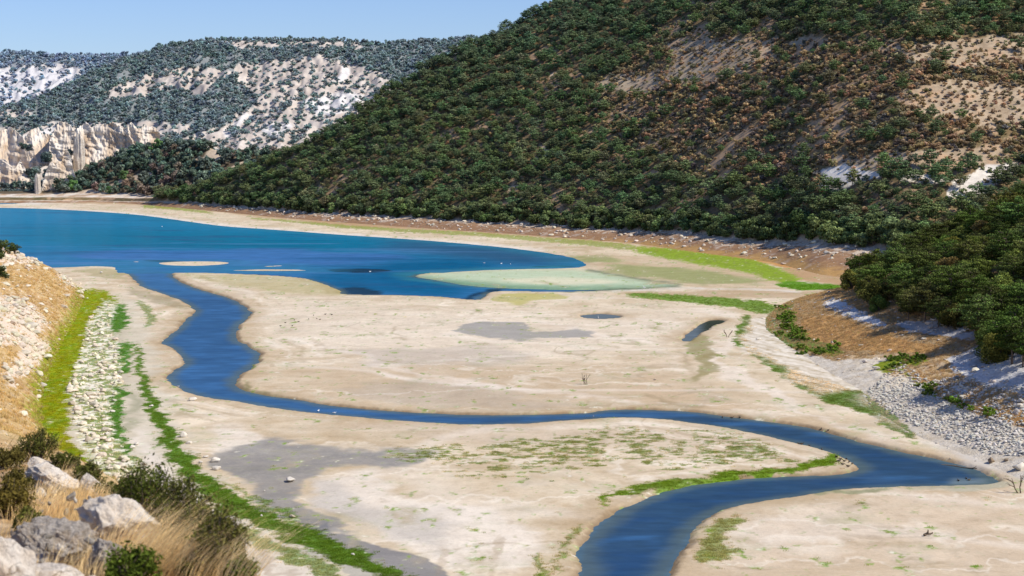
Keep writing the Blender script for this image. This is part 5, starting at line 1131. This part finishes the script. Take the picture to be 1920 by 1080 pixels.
frock(92, 925, 110, 60, 15, M_lime, 'tan weathered slab under the rounded white rock', .9); frock(112, 1050, 150, 92, 17, M_grey, 'dark grey pitted rock in the middle of the foreground ledge', .9, .24); frock(205, 1072, 90, 66, 27, M_grey, 'lower grey crumbling rock right of the dark pitted one', .8, .24)
frock(8, 1120, 110, 150, 19, M_lime, 'large smooth white rock in the lower left corner', .9, .06); frock(92, 1110, 120, 70, 21, M_lime, 'white rock low at the bottom edge beside the corner rock', .9, .08); frock(150, 1130, 90, 60, 22, M_lime, 'pale rock cut off by the bottom edge under the grey rock', .9, .1)
frock(262, 1010, 46, 50, 23, M_lime, 'pale block at the right shoulder of the big white rock', .9, .12); frock(170, 925, 46, 40, 24, M_lime, 'small pale rock peeking out above the big white rock', .9, .12)
rngf = RS(97)
for i in range(70):
    x, y = rngf.uniform(45, 215), rngf.uniform(925, 1078); X_, Y_ = ledge_pt(x, y); s_ = rngf.uniform(9, 26) * Y_ / FPX
    o = link('stone', sp_me[i % 8], None, (X_, Y_ - .05, 36.5 - .101 * Y_ + .04 + .12 * rngf.rand() * (60 < x < 190) * (y > 960))); o.scale = (s_,) * 3; o.rotation_euler = (rngf.rand() * 6, rngf.rand() * 6, rngf.rand() * 6); t_ = rngf.choice([.42, .6, 1.0]); o['tint'] = [t_ * 1.04, t_, t_ * .93]
    tag(o, 'rough %s stone in the rubble around the dark pitted rock of the ledge' % ('white' if t_ > .9 else 'grey'), 'stone', '%s rubble on the foreground ledge' % ('white' if t_ > .9 else 'grey'))
def fshrub(px, py, hpx, wpx, seed, tint, label, leaf=.013, n=3000, up=0):
    X, Y = ledge_pt(px, py); s = Y / FPX; h = hpx * s; rng = RS(seed); parts = []; C = []; D = []
    for k in range(46):
        a = rng.rand() * 6.283; rr = rng.rand() ** .6 * wpx * s * .5; tip = np.array([math.cos(a) * rr + .12 * h, math.sin(a) * rr, h * rng.uniform(.45, 1.05) * (1 - .35 * (rr / (wpx * s * .5)) ** 2)])
        b0 = tip * np.array([.25, .25, 0]); mid = (b0 + tip) / 2 + rng.normal(size=3) * .03; parts.append(tube([b0, mid, tip], [.007, .005, .002], 4))
        m_ = n // 46; t = rng.uniform(.35, 1.05, m_); base = lerp(mid[None], tip[None], t[:, None]); C.append(base + rng.normal(size=(m_, 3)) * .022 * (h / .35)); D.append(rng.normal(size=(m_, 3)) + (tip - mid) / np.linalg.norm(tip - mid))
    C = np.concatenate(C); D = np.concatenate(D); LV, LF = leaves(C, D, leaf, rng, .42, .6); lv = np.repeat(rng.uniform(.5, 1.5, len(C)), 4)
    root = bpy.data.objects.new('shrub', None); COL.objects.link(root); root.location = (X, Y, 36.5 - .101 * Y - .02 + up); root['tint'] = list(tint); tag(root, label, 'shrub')
    TV, TF = merge(parts); link('stem', mesh_from('stem', TV, TF, [M_twig], True), root); c_ = link('foliage', mesh_from('foliage', LV, LF, [M_leaf], False, {'lv': ('FLOAT', lv)}), root); c_['tint'] = list(tint)
DG = (.105, .108, .026)
for a in [(62, 862, 64, 90, 31, DG, 'dark shrub behind the rounded white rock'), (12, 880, 50, 60, 32, (.16, .13, .035), 'brownish shrub at the left edge of the ledge'), (118, 882, 40, 60, 33, DG, 'small dark shrub right of the rounded white rock'), (160, 912, 54, 70, 34, DG, 'dark shrub on the ledge rim above the big white rock'),
          (200, 935, 36, 60, 35, DG, 'low shrub just behind the crest of the big white rock'), (268, 985, 132, 130, 36, (.095, .115, .022), 'tallest dark green shrub right of the big white rock'), (238, 962, 76, 80, 37, DG, 'shrub between the big white rock and the tallest shrub'), (325, 1012, 128, 130, 38, DG, 'dark shrub right of the tallest shrub'), (368, 1040, 110, 100, 39, DG, 'shrub in the middle of the rim grass on the right'),
          (408, 1080, 140, 120, 40, (.13, .125, .03), 'large loose shrub at the right end of the ledge'), (372, 1085, 60, 90, 41, DG, 'low shrub left of the loose one at the right end'), (448, 1094, 56, 70, 42, (.15, .18, .04), 'bright small plant at the bottom right end of the ledge'), (240, 1100, 90, 110, 43, (.11, .15, .022), 'fresh green shrub at the bottom edge of the ledge'),
          (14, 975, 84, 80, 44, (.17, .13, .03), 'olive brown shrub at the left edge above the corner rock'), (48, 1000, 56, 50, 45, (.16, .16, .035), 'yellowish little shrub beside the dark grey rock'), (30, 930, 60, 60, 46, (.12, .10, .025), 'dark brown shrub left of the tan slab')]: fshrub(*a)
rng = RS(91); gi = 0
gpt = [(x, y) for x, y in ((228, 1050), (250, 1040), (275, 1042), (290, 1062), (310, 1056), (330, 1068), (360, 1076), (385, 1080), (300, 1080), (330, 1085), (360, 1090), (395, 1092), (262, 1070), (282, 1092), (70, 950), (95, 960), (120, 968), (140, 985), (155, 1000), (165, 1020), (60, 1010), (170, 950), (150, 940), (185, 965), (130, 945), (120, 930), (160, 975), (175, 1000), (200, 1060), (140, 915), (118, 905), (30, 860), (10, 862), (50, 850), (85, 850), (20, 900), (40, 905), (60, 965), (70, 990), (100, 1080), (170, 1090), (200, 1095), (420, 1085), (440, 1098), (230, 1085), (215, 1040), (300, 1030), (15, 1010), (45, 1040))]
glab = 'dry golden grass clump on the foreground ledge'
for i, (x, y) in enumerate(gpt + [(rng.uniform(40, 230), rng.uniform(915, 1075)) for _ in range(38)]):
    X, Y = ledge_pt(x, y); right = x > 220
    tuft('dry_grass_clump', 1800 + i, 90, rng.uniform(.26, .42) * (1.15 if right else .62), .0020, .12, glab, 'dry grass', 'dry grass clumps on the foreground ledge', (X, Y, 36.5 - .101 * Y - .02), 1.9 * A(*( (228, 202, 150) if rng.rand() < .6 else (206, 176, 122))) * rng.uniform(.8, 1.1), lean=(.62 if right else .25, .1), seg=5)
for i, (x, y, h_) in enumerate([(262, 952, .36), (285, 985, .45), (300, 1000, .5), (318, 1012, .45), (30, 852, .34), (62, 862, .34), (100, 872, .36), (280, 1000, .55), (335, 1030, .5)]):
    X, Y = ledge_pt(x, y); tuft('straw_stalks', 1900 + i, 10, h_, .0035, .09, 'long pale straw stalks leaning right over the dark shrubs', 'dry grass', 'leaning straw stalks on the ledge rim', (X, Y - .2, 36.5 - .101 * Y), A(210, 176, 104), lean=(.55, 0), seg=5)
# ================================================================== CAMERA, LIGHT, WORLD
cam = bpy.data.cameras.new('camera'); co = bpy.data.objects.new('camera', cam); COL.objects.link(co); SC.camera = co
co.location = (0, 0, H); co.rotation_euler = (math.pi / 2 - TH, 0, 0); cam.sensor_width = 36; cam.lens = FPX / 1920 * 36; cam.clip_end = 60000; cam.clip_start = .1
cam.dof.use_dof = True; cam.dof.focus_distance = 260; cam.dof.aperture_fstop = 5.6
EL, AZ = math.radians(47), math.radians(108)     # azimuth from +Y towards +X
sd = Vector((math.sin(AZ) * math.cos(EL), math.cos(AZ) * math.cos(EL), math.sin(EL)))
L = bpy.data.lights.new('sun', 'SUN'); L.energy = 5.0; L.angle = math.radians(.5); L.color = (1, .94, .84)
lo = bpy.data.objects.new('sun', L); COL.objects.link(lo); lo.rotation_euler = sd.to_track_quat('Z', 'Y').to_euler(); lo.location = (0, 0, 200)
W = bpy.data.worlds.new('World'); SC.world = W; W.use_nodes = True; nt = W.node_tree; nt.nodes.clear(); b = NB(nt)
sky = b.n('ShaderNodeTexSky'); sky.sky_type = 'NISHITA'; sky.sun_disc = False; sky.sun_elevation = EL; sky.sun_rotation = AZ; sky.altitude = 300; sky.air_density = 1.0; sky.dust_density = .3; sky.ozone_density = 1.0
bg = b.n('ShaderNodeBackground'); bg.inputs[1].default_value = .13; tv = b.n('ShaderNodeVectorMath', operation='MULTIPLY'); tv.inputs[1].default_value = (.60, .725, 1.06); b.l(sky.outputs[0], tv.inputs[0]); b.l(tv.outputs[0], bg.inputs[0]); b.l(bg.outputs[0], b.n('ShaderNodeOutputWorld').inputs[0])
SC.view_settings.view_transform = 'Standard'; SC.view_settings.look = 'None'; SC.view_settings.exposure = 0; SC.view_settings.gamma = 1
SC.cycles.max_bounces = 5; SC.cycles.diffuse_bounces = 3; SC.cycles.transmission_bounces = 2; SC.cycles.transparent_max_bounces = 4
